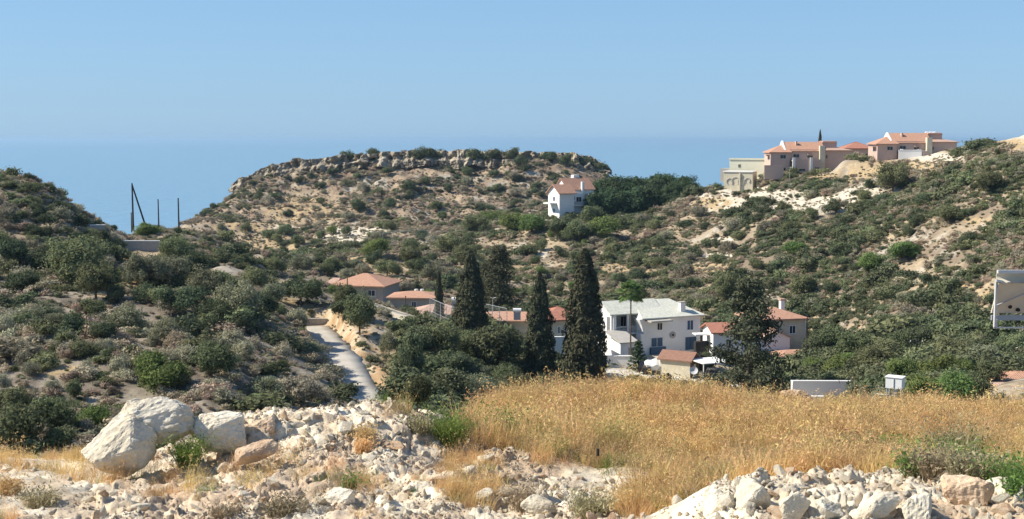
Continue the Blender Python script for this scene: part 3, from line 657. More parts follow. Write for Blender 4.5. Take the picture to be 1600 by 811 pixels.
# ------------------------------------------------------------------ stuff: scrub, grass and rubble instanced on points
def scatter_stuff(name, P3, idx, scl, rot, protos):
    me = bpy.data.meshes.new(name); me.vertices.add(len(P3)); me.vertices.foreach_set('co', np.asarray(P3, np.float32).ravel())
    for nm, ty, arr in (('idx', 'INT', idx), ('scl', 'FLOAT_VECTOR', scl), ('rot', 'FLOAT_VECTOR', rot)):
        a = me.attributes.new(nm, ty, 'POINT'); a.data.foreach_set('vector' if ty == 'FLOAT_VECTOR' else 'value', np.asarray(arr, np.int32 if ty == 'INT' else np.float32).ravel())
    o = obj(name, me); g = bpy.data.node_groups.new(name, 'GeometryNodeTree')
    g.interface.new_socket('Geometry', in_out='INPUT', socket_type='NodeSocketGeometry'); g.interface.new_socket('Geometry', in_out='OUTPUT', socket_type='NodeSocketGeometry')
    gi = g.nodes.new('NodeGroupInput'); go = g.nodes.new('NodeGroupOutput'); gg = g.nodes.new('GeometryNodeGeometryToInstance'); ip = g.nodes.new('GeometryNodeInstanceOnPoints')
    for me_ in reversed(protos):
        po = bpy.data.objects.new(name + '_source', me_); oi = g.nodes.new('GeometryNodeObjectInfo'); oi.inputs['Object'].default_value = po; oi.inputs['As Instance'].default_value = True
        g.links.new(oi.outputs['Geometry'], gg.inputs[0])
    ip.inputs['Pick Instance'].default_value = True; g.links.new(gi.outputs[0], ip.inputs['Points']); g.links.new(gg.outputs[0], ip.inputs['Instance'])
    for nm, ty, sk in (('idx', 'INT', 'Instance Index'), ('scl', 'FLOAT_VECTOR', 'Scale'), ('rot', 'FLOAT_VECTOR', 'Rotation')):
        na = g.nodes.new('GeometryNodeInputNamedAttribute'); na.data_type = ty; na.inputs['Name'].default_value = nm; g.links.new(na.outputs['Attribute'], ip.inputs[sk])
    g.links.new(ip.outputs[0], go.inputs[0]); o.modifiers.new('scatter', 'NODES').node_group = g
    return tag(o, kind='stuff')
def near_strip(x, y, pad=1.0):
    m = np.zeros(len(x), bool)
    for L, hw in ((ROAD, 1.8), (TRACK, 2.4), (DRIVE, 3.0), (SHELF, 5.0), (VIL1, 4), (VIL2, 4)): m |= seg_near(x, y, L)[0] < hw + pad
    return m
rng = np.random.default_rng(99)
def CLEAR(x, y, px, py):
    m = (px > 1125) & (px < 1180) & (py > 258) & (py < 300) & (y > 300)
    m |= (px > 1195) & (px < 1345) & (py > 250) & (py < 271) & (y > 295) | (px > 160) & (px < 255) & (py > 385) & (py < 402) & (y > 150) & (y < 190)
    m |= (px > 1556) & (py < 236) | (px > 1365) & (px < 1500) & (y > 285) & (py < 252)
    m |= (px > 1505) & (py > 588) & (y > 60) & (y < 118)
    m |= (px > 1225) & (px < 1345) & (y < 131) & (y > 95)
    return m | (px > 925) & (px < 1180) & (y > 150) & (y < 190) & (py > 545) & (py < 606)
N = 230000                                                                 # candidates spread evenly over the ground
v_ = rng.uniform(0, 1, N); y = np.sqrt(45 ** 2 + v_ * (505 ** 2 - 45 ** 2)); x = rng.uniform(-.47, .47, N) * y
z = H(x, y); px, py = to_pic(x, y, z)
nA = fbm(x / 11, y / 11, 70, 4); nB = fbm(x / 3, y / 3, 71, 3); nK = fbm(x / 14, y / 14, 72, 4)
dens = np.full(N, .5)
right = ss(940, 1010, px) * ss(100, 150, y)
dens = dens * (1 - right) + 1.0 * right
slL = (y < 150) & (px < 620); dens[slL] = .75
dens[(y > 390)] = .40; gully = (px > 625) & (px < 930) & (py > 515) & (y > 95) & (y < 172); lush = (px > 1190) & (py > 505) & (y < 175)
msk = np.zeros(N)
for a, b_, c, d in lime: msk = np.maximum(msk, patch(a, b_, c, d, px=px, py=py) * .95)
for a, b_, c, d in straw: msk = np.maximum(msk, patch(a, b_, c, d, px=px, py=py) * .8)
dens *= 1 - msk; dens *= ss(.44, .56, nA * .6 + nB * .4 + .045 * right + .02)
dens[(px > 530) & (px < 618) & (py > 500) & (y < 170)] *= .12
dens[gully | lush] = .95
keep = (rng.random(N) < dens) & ~near_strip(x, y) & ~CLEAR(x, y, px, py)
x, y, z, nK, nB, px, right, py = [q[keep] for q in (x, y, z, nK, nB, px, right, py)]; n = len(x)
kd = rng.random(n) + (nK - .5) * 1.5
kind = np.select([kd < .36, kd < .70, kd < .90], [3, 2, 1], 0)              # brown, grey, green, dark
kind = np.where((y < 130) & (px < 620) & (kind < 2) & (rng.random(n) < .65), 2 + (rng.random(n) < .4), kind)
kind = np.where((y > 390) & (rng.random(n) < .6), 2 + (rng.random(n) < .6), kind); gl = gully[keep] | lush[keep]; kind = np.where(gl & (rng.random(n) < .75), rng.integers(0, 2, n), kind)
size = np.where(gl, 1.35, 1) * np.where(y > 390, .8, 1) * np.clip(np.exp(rng.normal(-.12, .42, n)), .3, 2.4) * np.interp(fbm(x / 9, y / 9, 77, 3), [.35, .65], [.7, 1.35]) * np.where(kind >= 2, .62, .92) * np.interp(y, [50, 100, 300, 500], [.7, .85, 1.1, 1.3])
srcs = []
for kk, lf in (('dark', .05), ('tree', .05), ('greyshrub', .045), ('brownshrub', .045)):
    for i in range(3):
        V_, F_ = crown(600 + i + 10 * len(srcs), 7, .62, .40, .36, .36, 1100, lf); srcs.append(mesh('scrub_source', V_, F_, [L_[kk]]))
sc3 = np.stack([size * rng.uniform(.8, 1.8, n), size * rng.uniform(.8, 1.8, n), size * rng.uniform(.75, 1.15, n)], 1)
print('scrub', n)
scatter_stuff('scrub', np.stack([x, y, z - .08 * size], 1), kind * 3 + rng.integers(0, 3, n), sc3, np.stack([rng.normal(size=n) * .1, rng.normal(size=n) * .1, rng.uniform(0, 6.28, n)], 1), srcs)
# low herbs and dead tussocks between the shrubs
N = 150000; y = np.sqrt(rng.uniform(52 ** 2, 500 ** 2, N)); x = rng.uniform(-.46, .46, N) * y; z = H(x, y); px, py = to_pic(x, y, z)
keep = (rng.random(N) < .15 + .6 * ss(.42, .58, fbm(x / 2.2, y / 2.2, 88, 3))) & ~near_strip(x, y, .2) & ~CLEAR(x, y, px, py); x, y, z = x[keep], y[keep], z[keep]; n = len(x)
size = rng.uniform(.16, .42, n) * np.interp(y, [50, 300], [.75, 1.15]); kind = rng.choice([1, 2, 3, 3, 2], n)
scatter_stuff('low_herbs', np.stack([x, y, z - .03], 1), kind * 3 + rng.integers(0, 3, n), np.stack([size * 1.3, size * 1.3, size], 1), np.stack([0 * x, 0 * x, rng.uniform(0, 6.28, n)], 1), srcs)
# ------------------------------------------------------------------ mesa cliff band
cl = [(362,300,290),(375,296,279),(400,291,268),(430,281,256),(460,276,249),(500,270,246),(540,263,241),(580,262,240),(620,259,238),(660,258,236),(700,257,235),(760,258,235),(800,262,237),(840,262,237),(880,266,239),(915,270,243),(940,272,252),(955,276,265)]
pxs = np.linspace(362, 955, 900); bot = np.interp(pxs, [c[0] for c in cl], [c[1] for c in cl]); top = np.interp(pxs, [c[0] for c in cl], [c[2] for c in cl])
nz_ = 22; V = []
top = top + (fbm(pxs / 14, pxs * 0, 80, 3) - .5) * 9; bot = bot + (fbm(pxs / 18, pxs * 0, 81, 3) - .5) * 14 + 2
for k in range(nz_ + 4):
    t = min(k / (nz_ - 1), 1.0); ext = max(0, k - nz_ + 1)
    row = bot + (top - bot) * t; D0 = 486 + 3.2 * t + 2.6 * ss(.45, .6, np.array(t)) ; ca_ = fbm(pxs / 7.5, np.full(900, t * 2.2), 82, 4); cb = fbm(pxs / 20, np.full(900, t * .6), 83, 3)
    rid = 1 - np.abs(2 * fbm(pxs / 13, np.full(900, t * 1.6), 84, 3) - 1)
    led = ((row - 200) / 4.2 + cb * 6) % 1.0; D_ = D0 - (ca_ - .5) * 6 - (cb - .5) * 12 - rid * 3.0 + led * 1.3 + ext * 5
    zz = np.array([slope(r) for r in row]) * (487 + 3 * t) - ext * ext * .35 + (0 if not ext else 0); xx = np.array([rayx(p, r) for p, r in zip(pxs, row)]) * (487 + 3 * t)
    V.append(np.stack([xx + (fbm(pxs / 4, np.full(900, t * 3), 85, 2) - .5) * 1.2, D_, zz], 1))
V = np.concatenate(V); I = np.arange(len(V)).reshape(-1, 900)
F = np.stack([I[:-1, :-1], I[:-1, 1:], I[1:, 1:], I[1:, :-1]], -1).reshape(-1, 4)
def rockmat(name, c0, c1, c2, scale, bump=.6, bd=.05, coord='Object'):
    m, nt, b = mat_new(name); b.inputs['Roughness'].default_value = .95; b.inputs['Specular IOR Level'].default_value = .12
    tc = nt.nodes.new('ShaderNodeTexCoord'); oi = nt.nodes.new('ShaderNodeObjectInfo'); ad = nt.nodes.new('ShaderNodeVectorMath'); ad.operation = 'ADD'
    sc_ = nt.nodes.new('ShaderNodeVectorMath'); sc_.operation = 'SCALE'; sc_.inputs['Scale'].default_value = 30.0; cx = nt.nodes.new('ShaderNodeCombineXYZ')
    nt.links.new(oi.outputs['Random'], cx.inputs[0]); nt.links.new(cx.outputs[0], sc_.inputs[0]); nt.links.new(tc.outputs[coord], ad.inputs[0]); nt.links.new(sc_.outputs[0], ad.inputs[1])
    nz = nt.nodes.new('ShaderNodeTexNoise'); nz.inputs['Scale'].default_value = scale; nz.inputs['Detail'].default_value = 5; nz.inputs['Roughness'].default_value = .6
    n2_ = nt.nodes.new('ShaderNodeTexNoise'); n2_.inputs['Scale'].default_value = scale * 6; n2_.inputs['Detail'].default_value = 9; n2_.inputs['Roughness'].default_value = .75
    r = nt.nodes.new('ShaderNodeValToRGB'); e = r.color_ramp.elements; e[0].position = .32; e[0].color = (*c0, 1); e[1].position = .66; e[1].color = (*c2, 1); q = e.new(.48); q.color = (*c1, 1)
    mr = nt.nodes.new('ShaderNodeMapRange'); mr.inputs[1].default_value = .3; mr.inputs[2].default_value = .7; mr.inputs[3].default_value = .78; mr.inputs[4].default_value = 1.15
    vr = nt.nodes.new('ShaderNodeMath'); vr.operation = 'MULTIPLY_ADD'; vr.inputs[1].default_value = .3; vr.inputs[2].default_value = .83; mm = nt.nodes.new('ShaderNodeMath'); mm.operation = 'MULTIPLY'
    ml = nt.nodes.new('ShaderNodeVectorMath'); ml.operation = 'SCALE'; bp = nt.nodes.new('ShaderNodeBump'); bp.inputs['Strength'].default_value = bump; bp.inputs['Distance'].default_value = bd
    for nn in (nz, n2_): nt.links.new(ad.outputs[0], nn.inputs['Vector'])
    nt.links.new(nz.outputs[0], r.inputs[0]); nt.links.new(r.outputs[0], ml.inputs[0]); nt.links.new(n2_.outputs[0], mr.inputs[0]); nt.links.new(oi.outputs['Random'], vr.inputs[0])
    nt.links.new(mr.outputs[0], mm.inputs[0]); nt.links.new(vr.outputs[0], mm.inputs[1]); nt.links.new(mm.outputs[0], ml.inputs['Scale']); nt.links.new(ml.outputs[0], b.inputs['Base Color'])
    nt.links.new(n2_.outputs[0], bp.inputs['Height']); nt.links.new(bp.outputs[0], b.inputs['Normal'])
    return m
M['cliff'] = rockmat('cliff_rock', (.27, .21, .155), (.46, .39, .29), (.64, .57, .44), .3, .9, .6)
M['lime'] = rockmat('limestone', (.65, .55, .40), (.76, .67, .51), (.83, .76, .62), 1.3, .8, .05)
M['limetan'] = rockmat('tan_limestone', (.56, .36, .22), (.66, .47, .31), (.74, .60, .43), 1.6, .8, .05)
tag(obj('mesa_cliff', mesh('mesa_cliff', V, F, [M['cliff']])), kind='structure')

# ------------------------------------------------------------------ road, track, drive laid on their levelled strips
def ribbon(name, L, hw, mat, lift=.03, wob=.15, seed=0, kerb=0):
    q = [L[0]];
    for a, b in zip(L[:-1], L[1:]):
        k = max(2, int(np.linalg.norm(b - a) / 1.0)); q += [a + (b - a) * i / k for i in range(1, k + 1)]
    q = np.array(q); t = np.gradient(q[:, :2], axis=0); t /= np.linalg.norm(t, axis=1, keepdims=True); nn = np.stack([-t[:, 1], t[:, 0]], 1); s = np.arange(len(q)) * .7
    V = []; wl = (fbm(s / 3, s * 0, seed, 3) - .5) * 2 * wob; wr = (fbm(s / 3, s * 0, seed + 5, 3) - .5) * 2 * wob
    for off, dz in ((hw + .02, -.5), (hw, 0), (hw * .33, .02), (-hw * .33, .02), (-hw, 0), (-hw - .02, -.5)):
        e = np.where(off > hw * .9, wl, np.where(off < -hw * .9, wr, 0)); xy = q[:, :2] + nn * (off + e)[:, None]; V.append(np.concatenate([xy, (q[:, 2] + lift + dz)[:, None]], 1))
    k = len(q); V = np.concatenate(V); I = np.arange(len(V)).reshape(6, k); F = np.stack([I[:-1, :-1], I[1:, :-1], I[1:, 1:], I[:-1, 1:]], -1).reshape(-1, 4)
    return tag(obj(name, mesh(name, V, F, [mat], smooth=False)), kind='structure')
def pave(name, c0, c1):
    m, nt, b = mat_new(name); geo = nt.nodes.new('ShaderNodeNewGeometry'); nz = nt.nodes.new('ShaderNodeTexNoise'); nz.inputs['Scale'].default_value = .35; nz.inputs['Detail'].default_value = 9; nz.inputs['Roughness'].default_value = .65
    r = nt.nodes.new('ShaderNodeValToRGB'); r.color_ramp.elements[0].position = .3; r.color_ramp.elements[1].position = .7; r.color_ramp.elements[0].color = (*c0, 1); r.color_ramp.elements[1].color = (*c1, 1)
    nt.links.new(geo.outputs['Position'], nz.inputs['Vector']); nt.links.new(nz.outputs[0], r.inputs[0]); nt.links.new(r.outputs[0], b.inputs['Base Color']); return m
M['road'] = pave('worn_concrete_road', (.38, .35, .295), (.55, .51, .44)); M['dirt'] = pave('pale_dirt_track', (.46, .39, .28), (.60, .54, .42)); M['drive'] = pave('pale_concrete_drive', (.50, .47, .41), (.66, .63, .56))
ribbon('road', ROAD, 2.15, M['road'], seed=3, wob=.4); ribbon('dirt_track', TRACK, 2.2, M['dirt'], seed=8, wob=.5); ribbon('driveway', DRIVE, 2.0, M['drive'], seed=12)

# ------------------------------------------------------------------ buildings
class House:
    """local frame in metres, x along the front, y into depth, z up; sizes may be given in picture columns via s"""
    def __init__(h, name, label, px, py, D, rz=0, cat='house', s=None):
        h.loc = P(px, py, D); h.s = s or D / FPX; h.px, h.py = px, py; h.e = empty(name, h.loc, rz, label=label, cat=cat); h.last = None
    def X(h, px): return (px - h.px) * h.s
    def Z(h, py): return (h.py - py) * h.s
    def box(h, nm, c0, c1, y0, y1, r0, r1, mat, parent=None, label=None):   # columns c0..c1, rows r0 (top) .. r1 (bottom)
        o = MB().box(h.X(c0), h.X(c1), y0, y1, h.Z(r1), h.Z(r0)).build(nm, M[mat], parent or h.e); h.last = o
        if label: o['label'] = label
        return o
    def bx(h, nm, x0, x1, y0, y1, z0, z1, mat, parent=None):
        h.last = MB().box(x0, x1, y0, y1, z0, z1).build(nm, M[mat], parent or h.e); return h.last
    def hip(h, nm, x0, x1, y0, y1, z, rise, mat, inset=None, ov=.45, th=.18):
        x0 -= ov; x1 += ov; y0 -= ov; y1 += ov; i = (y1 - y0) / 2 if inset is None else inset; i0, i1 = (i, i) if not isinstance(i, tuple) else i; ym = (y0 + y1) / 2
        if isinstance(inset, tuple): i0, i1 = inset
        V = [(x0,y0,z),(x1,y0,z),(x1,y1,z),(x0,y1,z),(x0,y0,z+th),(x1,y0,z+th),(x1,y1,z+th),(x0,y1,z+th),(x0+i0,ym,z+rise),(x1-i1,ym,z+rise)]
        h.last = MB().add(V, [(0,3,2,1),(0,1,5,4),(1,2,6,5),(2,3,7,6),(3,0,4,7),(4,5,9,8),(5,6,9),(6,7,8,9),(7,4,8)]).build(nm, M[mat], h.e); return h.last
    def gable(h, nm, x0, x1, y0, y1, z, rise, mat, ov=.4, th=.16, wall=None, axis='x'):
        if axis == 'x': ym = (y0 + y1) / 2; k = rise / (ym - y0); pr = [(y0-ov,z-ov*k),(ym,z+rise),(y1+ov,z-ov*k),(y1+ov,z-ov*k+th),(ym,z+rise+th),(y0-ov,z-ov*k+th)]; a, b_ = x0 - ov, x1 + ov
        else: ym = (x0 + x1) / 2; k = rise / (ym - x0); pr = [(x0-ov,z-ov*k),(ym,z+rise),(x1+ov,z-ov*k),(x1+ov,z-ov*k+th),(ym,z+rise+th),(x0-ov,z-ov*k+th)]; a, b_ = y0 - ov, y1 + ov
        h.last = MB().prism(pr, axis, a, b_).build(nm, M[mat], h.e)
        if wall:
            g = [(y0,z-.02),(y1,z-.02),(ym,z+rise-.03)] if axis == 'x' else [(x0,z-.02),(x1,z-.02),(ym,z+rise-.03)]
            a, b_ = (x0, x1) if axis == 'x' else (y0, y1); MB().prism(g, axis, a + .01, b_ - .01).build('gable_wall', M[wall], h.e)
        return h.last if False else KIDS[h.e.name][-1]
    def win(h, x0, x1, z0, z1, y, mat='glass', fr='white', side=None):
        """window on the front wall plane y (side=None) or on a side wall at x=y: frame with recessed pane"""
        t = .07; f = MB()
        def bxx(a, b_, c, d, o0, o1): f.box(a, b_, y - o1, y - o0, c, d) if side is None else f.box(y + side * o0 if side > 0 else y - o1, y + o1 if side > 0 else y - o0, a, b_, c, d)
        for a, b_, c, d in ((x0,x1,z1-t,z1),(x0,x1,z0-t,z0+t),(x0,x0+t,z0+t,z1-t),(x1-t,x1,z0+t,z1-t),((x0+x1)/2-.03,(x0+x1)/2+.03,z0+t,z1-t)): bxx(a, b_, c, d, -.02, .06)
        o = f.build('window', M[fr], h.e); f = MB(); bxx(x0 + t, x1 - t, z0 + t, z1 - t, -.01, .02); f.build('pane', M[mat], o); return o

def pink_villa(label, dx, dy, D, depth=9):
    h = House('hillside_villa', label, 1265 + dx, 268 + dy, D); X = lambda c: h.X(c + dx); Z = lambda r: h.Z(r + dy); s = h.s
    def B(nm, c0, c1, y0, y1, r0, r1, mat): return h.bx(nm, X(c0), X(c1), y0, y1, Z(r1), Z(r0), mat)
    B('wall', 1234, 1288, 1.0, depth, 234, 280, 'pink'); B('wall', 1204, 1234, 0.2, depth - 1, 239, 280, 'pink'); B('wall', 1288.5, 1331, 1.6, depth, 236, 280, 'pink')
    h.hip('roof', X(1204), X(1234), .2, depth - 1, Z(239), 1.9, 'tile', inset=(3.6, .5)); 
    rf = h.gable('roof', X(1230), X(1288), 1.0, depth, Z(236), 2.1, 'tile', ov=.35)
    MB().prism([(.5, Z(237)), (depth + .5, Z(237)), (depth / 2 + .5, Z(220))], 'x', X(1226.5), X(1229)).build('gable_wall', M['white'], h.e)
    h.hip('roof', X(1290), X(1331), 1.6, depth, Z(236), 1.0, 'tile_pale', inset=(.2, 3.5)); B('wall', 1291, 1313, 4.2, depth - .5, 221, 235, 'pink')
    h.gable('roof', X(1291), X(1312), 4.2, depth - .5, Z(223.5), .35, 'tile', ov=.2)
    B('chimney', 1247, 1249.5, 3.2, 4.2, 221, 228, 'pink'); B('stair_parapet', 1280, 1288, -.35, .98, 228, 268, 'cream')
    B('terrace_wall', 1236, 1280, -1.6, -1.3, 249, 280, 'pink'); B('terrace_floor', 1236, 1280, -1.29, .98, 250.5, 251.5, 'grey')
    for c in (1236, 1263): B('pillar', c, c + 4, -1.9, -1.62, 246, 270, 'white')
    B('awning', 1262, 1271, -.3, .98, 241, 242, 'tile_pale'); B('rear_tank', 1281, 1285, 3, 4, 246, 250, 'white')
    h.win(X(1219), X(1228), Z(248), Z(242), .2, fr='grey'); h.win(X(1240), X(1250), Z(246.5), Z(241), 1.0, fr='grey'); h.win(X(1262), X(1271), Z(247), Z(243), 1.0, fr='grey')
    h.win(X(1221), X(1228), Z(267), Z(262), .2, fr='grey', mat='dark'); h.win(X(1246), X(1256), Z(267), Z(263.5), -1.6, mat='dark', fr='grey'); h.win(X(1270), X(1278), Z(264), Z(261), -1.6, mat='dark', fr='grey')
    h.win(X(1292), X(1295), Z(248), Z(242), 1.6, mat='dark', fr='grey'); h.win(2.6, 3.6, Z(250), Z(243), X(1204), side=-1, fr='grey')
    B('balcony', 1198, 1203.5, 1, 4, 242, 244, 'tile_pale')
    return h
hA = pink_villa('pink two-storey villa with terracotta roofs, the one beside the pale green block', 0, 0, 322)
hB = pink_villa('pink two-storey villa with white tanks on its roof, last one before the hilltop', 167, -13, 300)
t = MB(); 
for c in (1457, 1463, 1469): t.tube((hB.X(c), 6, hB.Z(208)), (hB.X(c + 4), 6, hB.Z(208)), .35, n=10)
t.box(hB.X(1455), hB.X(1476), 5.6, 6.6, hB.Z(213), hB.Z(210.5)); tag(t.build('water_tank', M['whiteplastic'], hB.e))
hC = House('hillside_villa', 'pink villa set back behind and between the two larger pink villas', 1345, 262, 336)
hC.box('wall', 1320, 1366, 0, 8, 233, 275, 'pink'); hC.hip('roof', hC.X(1320), hC.X(1366), 0, 8, hC.Z(233), 1.9, 'tile_red'); hC.box('roof_tank', 1362, 1367, 2, 3, 226, 230, 'white')
hC.win(hC.X(1352), hC.X(1358), hC.Z(248), hC.Z(240), 0, mat='dark', fr='grey'); hC.win(hC.X(1336), hC.X(1342), hC.Z(248), hC.Z(240), 0, mat='dark', fr='grey')
# pale green block and curved cream terraces
hG = House('terrace_block', 'pale yellow-green flat-roofed block at the seaward end of the villas', 1165, 275, 330, R(-24), cat='building')
hG.box('wall', 1136, 1193, 2, 9, 249, 280, 'palegreen'); hG.box('parapet', 1135.5, 1193.5, 1.8, 2, 247.5, 250, 'palegreen'); hG.box('side_wall', 1194, 1200, 2.5, 8, 252, 280, 'grey'); hG.box('low_wall', 1120, 1135, 3, 7, 264, 285, 'grey')
hG.win(hG.X(1150), hG.X(1154), hG.Z(262), hG.Z(257), 2, mat='dark', fr='grey')
hT = House('terrace_wall_tower', 'cream curved retaining terrace with round ornaments below the pale green block', 1152, 296, 325, R(-24), cat='retaining wall')
hT.box('wall', 1130, 1176, 0, 4.5, 269, 300, 'cream'); hT.box('coping', 1129, 1177, -.2, 4.7, 267.5, 269, 'white'); hT.box('foot_wall', 1117, 1134, -1.2, 3, 294, 302, 'cream')
for c, r_, q in ((1140, 284, 5), (1149, 283, 6), (1158, 284, 5), (1168, 282, 4)):
    mb = MB()
    for k in range(20):
        a, b_ = math.pi * (k / 20 * 1.6 - .3), math.pi * ((k + 1) / 20 * 1.6 - .3); rr_ = q * hT.s
        mb.tube((hT.X(c) + rr_ * math.cos(a), -.08, hT.Z(r_) + rr_ * math.sin(a)), (hT.X(c) + rr_ * math.cos(b_), -.08, hT.Z(r_) + rr_ * math.sin(b_)), .10, n=5)
    mb.build('wall_ornament', M['grey'], hT.e)
hT.box('buttress', 1155, 1157, -.4, -.02, 270, 298, 'cream')
def wall_thing(name, label, c0, c1, rt, rb, D0, D1, mat, th=.35, cat='wall', cap=None, sink=1.0):
    a = P(c0, rb, D0); b_ = P(c1, rb, D1); d = (b_ - a); L = math.hypot(d.x, d.y); rz = math.atan2(d.y, d.x); e = empty(name, a, rz, label=label, cat=cat)
    h0 = (rb - rt) * D0 / FPX; k = d.z
    V = []; 
    for x, dz in ((0, 0), (L, k)): V += [(x, 0, dz - sink), (x, th, dz - sink), (x, th, dz + h0), (x, 0, dz + h0)]
    MB().add(V, [(0,3,2,1),(4,5,6,7),(0,1,5,4),(1,2,6,5),(2,3,7,6),(3,0,4,7)]).build('wall', M[mat], e)
    V = []
    for x, dz in ((0, 0), (L, k)): V += [(x, -.06, dz + h0 + .004), (x, th + .06, dz + h0 + .004), (x, th + .06, dz + h0 + .12), (x, -.06, dz + h0 + .12)]
    MB().add(V, [(0,3,2,1),(4,5,6,7),(0,1,5,4),(1,2,6,5),(2,3,7,6),(3,0,4,7)]).build('coping', M[cap or mat], e); return e
wall_thing('garden_wall', 'pink boundary wall below the terrace of the first villa', 1194, 1224, 259, 274, 317, 317, 'pink')
wall_thing('garden_wall', 'white garden wall between the two larger pink villas', 1331, 1369, 252, 262, 312, 308, 'white')
wall_thing('garden_wall', 'low white terrace wall in front of the second pink villa', 1404, 1440, 235, 245, 298, 297, 'white')
wall_thing('retaining_wall', 'long low grey retaining wall on the slope below the saddle', 165, 250, 377, 394, 189, 190, 'stone', cap='white')
wall_thing('retaining_wall', 'pale dry-stone wall on the shaded upper slope', 60, 165, 352, 366, 182, 186, 'stone', cap='white')
wall_thing('retaining_wall', 'low stone wall end beside the top of the road', 463, 512, 499, 508, 167, 168, 'stone')
wall_thing('garden_wall', 'blue-white rendered garden wall behind the golden grass', 1238, 1332, 596, 622, 128, 130, 'white')
wall_thing('garden_wall', 'low white wall stub at the corner of the garden wall', 1240, 1290, 621, 634, 112, 112, 'white', sink=2)

# three-storey house on the ridge
h = House('hillside_house', 'white three-storey house with terracotta roofs beside the pine grove', 874, 349, 333, R(31))
h.bx('wall', 0, 4.6, 0, 5.4, -3, 8.0, 'white'); h.gable('roof', 0, 4.6, 0, 5.4, 8.0, 1.9, 'tile', wall='white', ov=.55)
h.bx('wall', 4.61, 13.0, 3.2, 9.4, -3, 8.7, 'white'); h.gable('roof', 4.7, 13.0, 3.2, 9.4, 8.7, 2.7, 'tile', wall='white')
h.bx('wall', 4.63, 8.4, 1.6, 3.19, -2, 7.7, 'white'); h.bx('side_bay', 10.2, 12.6, 1.4, 3.19, -2, 7.4, 'cream')
h.bx('balcony', 4.62, 8.9, .2, 1.58, 4.4, 4.65, 'white'); h.bx('railing', 4.62, 8.9, .15, .2, 4.65, 5.5, 'metal')
h.bx('chimney', 8.8, 9.5, 2.5, 3.15, 6, 10.6, 'white'); h.bx('roof_tank', 8.8, 10.6, 6.6, 7.9, 11.0, 12.3, 'white')
h.bx('balcony', -2.2, -.02, 1.2, 4.5, 5.0, 5.3, 'white'); h.bx('veranda', -4.6, -.02, 1, 5, .6, .9, 'cream'); h.bx('veranda_wall', -4.6, -4.4, 1, 5, -2.5, 1.8, 'grey')
h.win(2.0, 3.1, 5.6, 6.9, 0, side=-1); h.win(2.0, 3.1, 2.6, 3.8, 0, side=-1); h.win(2.1, 3.0, .2, 1.2, 0, side=-1); h.win(5.2, 5.9, 5.9, 7.0, 1.6, mat='dark')
h.win(6.3, 8.0, 4.7, 6.7, 1.6, mat='dark')

# white villa in the valley
h = House('white_villa', 'large white two-storey villa with pale green roof behind the palm', 961, 556, 180, R(24))
h.bx('wall', 0, .25, 1.2, 6.2, -1, 5.9, 'white'); h.bx('wall', .26, 4.4, 4.2, 6.2, -1, 5.9, 'white'); h.bx('floor_slab', .26, 4.39, 1.2, 4.19, 2.7, 2.95, 'white')
h.gable('roof', 0, 8, 1.2, 6.2, 5.9, 1.35, 'roof_green', wall=None, ov=.45); MB().prism([(1.2, 5.88), (6.2, 5.88), (3.7, 7.2)], 'x', .01, .24).build('gable_wall', M['white'], h.e)
h.bx('pillar', .26, .7, 1.0, 1.4, -1, 5.9, 'white'); h.bx('pillar', 2.6, 2.95, 1.2, 1.5, -1, 5.9, 'white'); h.bx('pillar', 4.1, 4.39, .9, 1.25, -1, 5.3, 'white')
mb = MB()
for k in range(22): mb.box(.8 + k * .15, .83 + k * .15, 1.22, 1.25, 2.95, 3.85)
mb.box(.7, 4.1, 1.2, 1.27, 3.85, 3.92); mb.build('balcony_railing', M['white'], h.e)
h.win(1.0, 2.2, 2.96, 5.1, 4.2, mat='glass'); h.win(3.1, 4.2, 3.0, 5.0, 4.2, mat='dark'); h.win(1.0, 2.1, 0, 2.1, 4.2, mat='glass'); h.win(3.0, 4.1, .2, 2.0, 4.2, mat='glass')
h.win(3.2, 3.8, 3.9, 4.8, 0, side=-1, mat='glass'); h.win(1.5, 2.4, 3.2, 5.4, 0, side=-1, mat='glass')
h.bx('wall', 4.4, 13.9, -.4, 8.2, -1, 5.05, 'white'); h.hip('roof', 4.4, 13.9, -.4, 8.2, 5.05, 2.2, 'roof_green', inset=(1.2, 3.4), ov=.55)
h.bx('chimney', 10.9, 11.7, .2, .9, 5.2, 7.0, 'white'); h.bx('chimney_cap', 10.8, 11.8, .1, 1.0, 7.0, 7.12, 'grey')
for k in range(9):                                                        # curved porch screen swept out from the corner
    a0, a1 = R(90 - 10 * k), R(90 - 10 * (k + 1)); 
    MB().add([(4.38 - 1.6 * math.cos(R(0)) * 0 - .0 - (1 - math.sin(a0)) * 0, 0, 0)], []) if False else None
mb = MB(); prof = [(4.38, 5.4), (4.1, 5.35), (3.6, 5.0), (3.95, 4.2), (4.2, 3.3), (4.38, 3.1)]
mb.prism([(x_, z_) for x_, z_ in prof], 'y', -.6, .85).build('porch_screen', M['white'], h.e)
h.bx('wall', 3.9, 4.38, -.5, .8, -1, 2.9, 'white'); h.bx('pergola_slab', 4.6, 8.2, -2.2, -.42, 4.75, 4.95, 'grey')
h.win(6.6, 7.5, 3.3, 4.4, -.4, mat='dark'); h.win(11.6, 12.7, 3.0, 4.5, -.4, mat='blueshutter'); h.win(11.4, 13.2, .2, 2.0, -.4, mat='blueshutter', fr='blueshutter')
h.win(5.6, 7.6, .9, 2.3, -.4, mat='blueshutter'); h.bx('veranda_panel', 5.4, 7.9, -.8, -.42, -.6, .9, 'blueshutter')
mb = MB(); mb.tube((9.2, -.42, 2.5), (9.2, -.50, 2.5), .5, n=20)
mb.build('wall_wheel', M['grey'], h.e); MB().tube((9.2, -.51, 2.5), (9.2, -.58, 2.5), .16, n=12).build('wheel_hub', M['dark'], h.e)
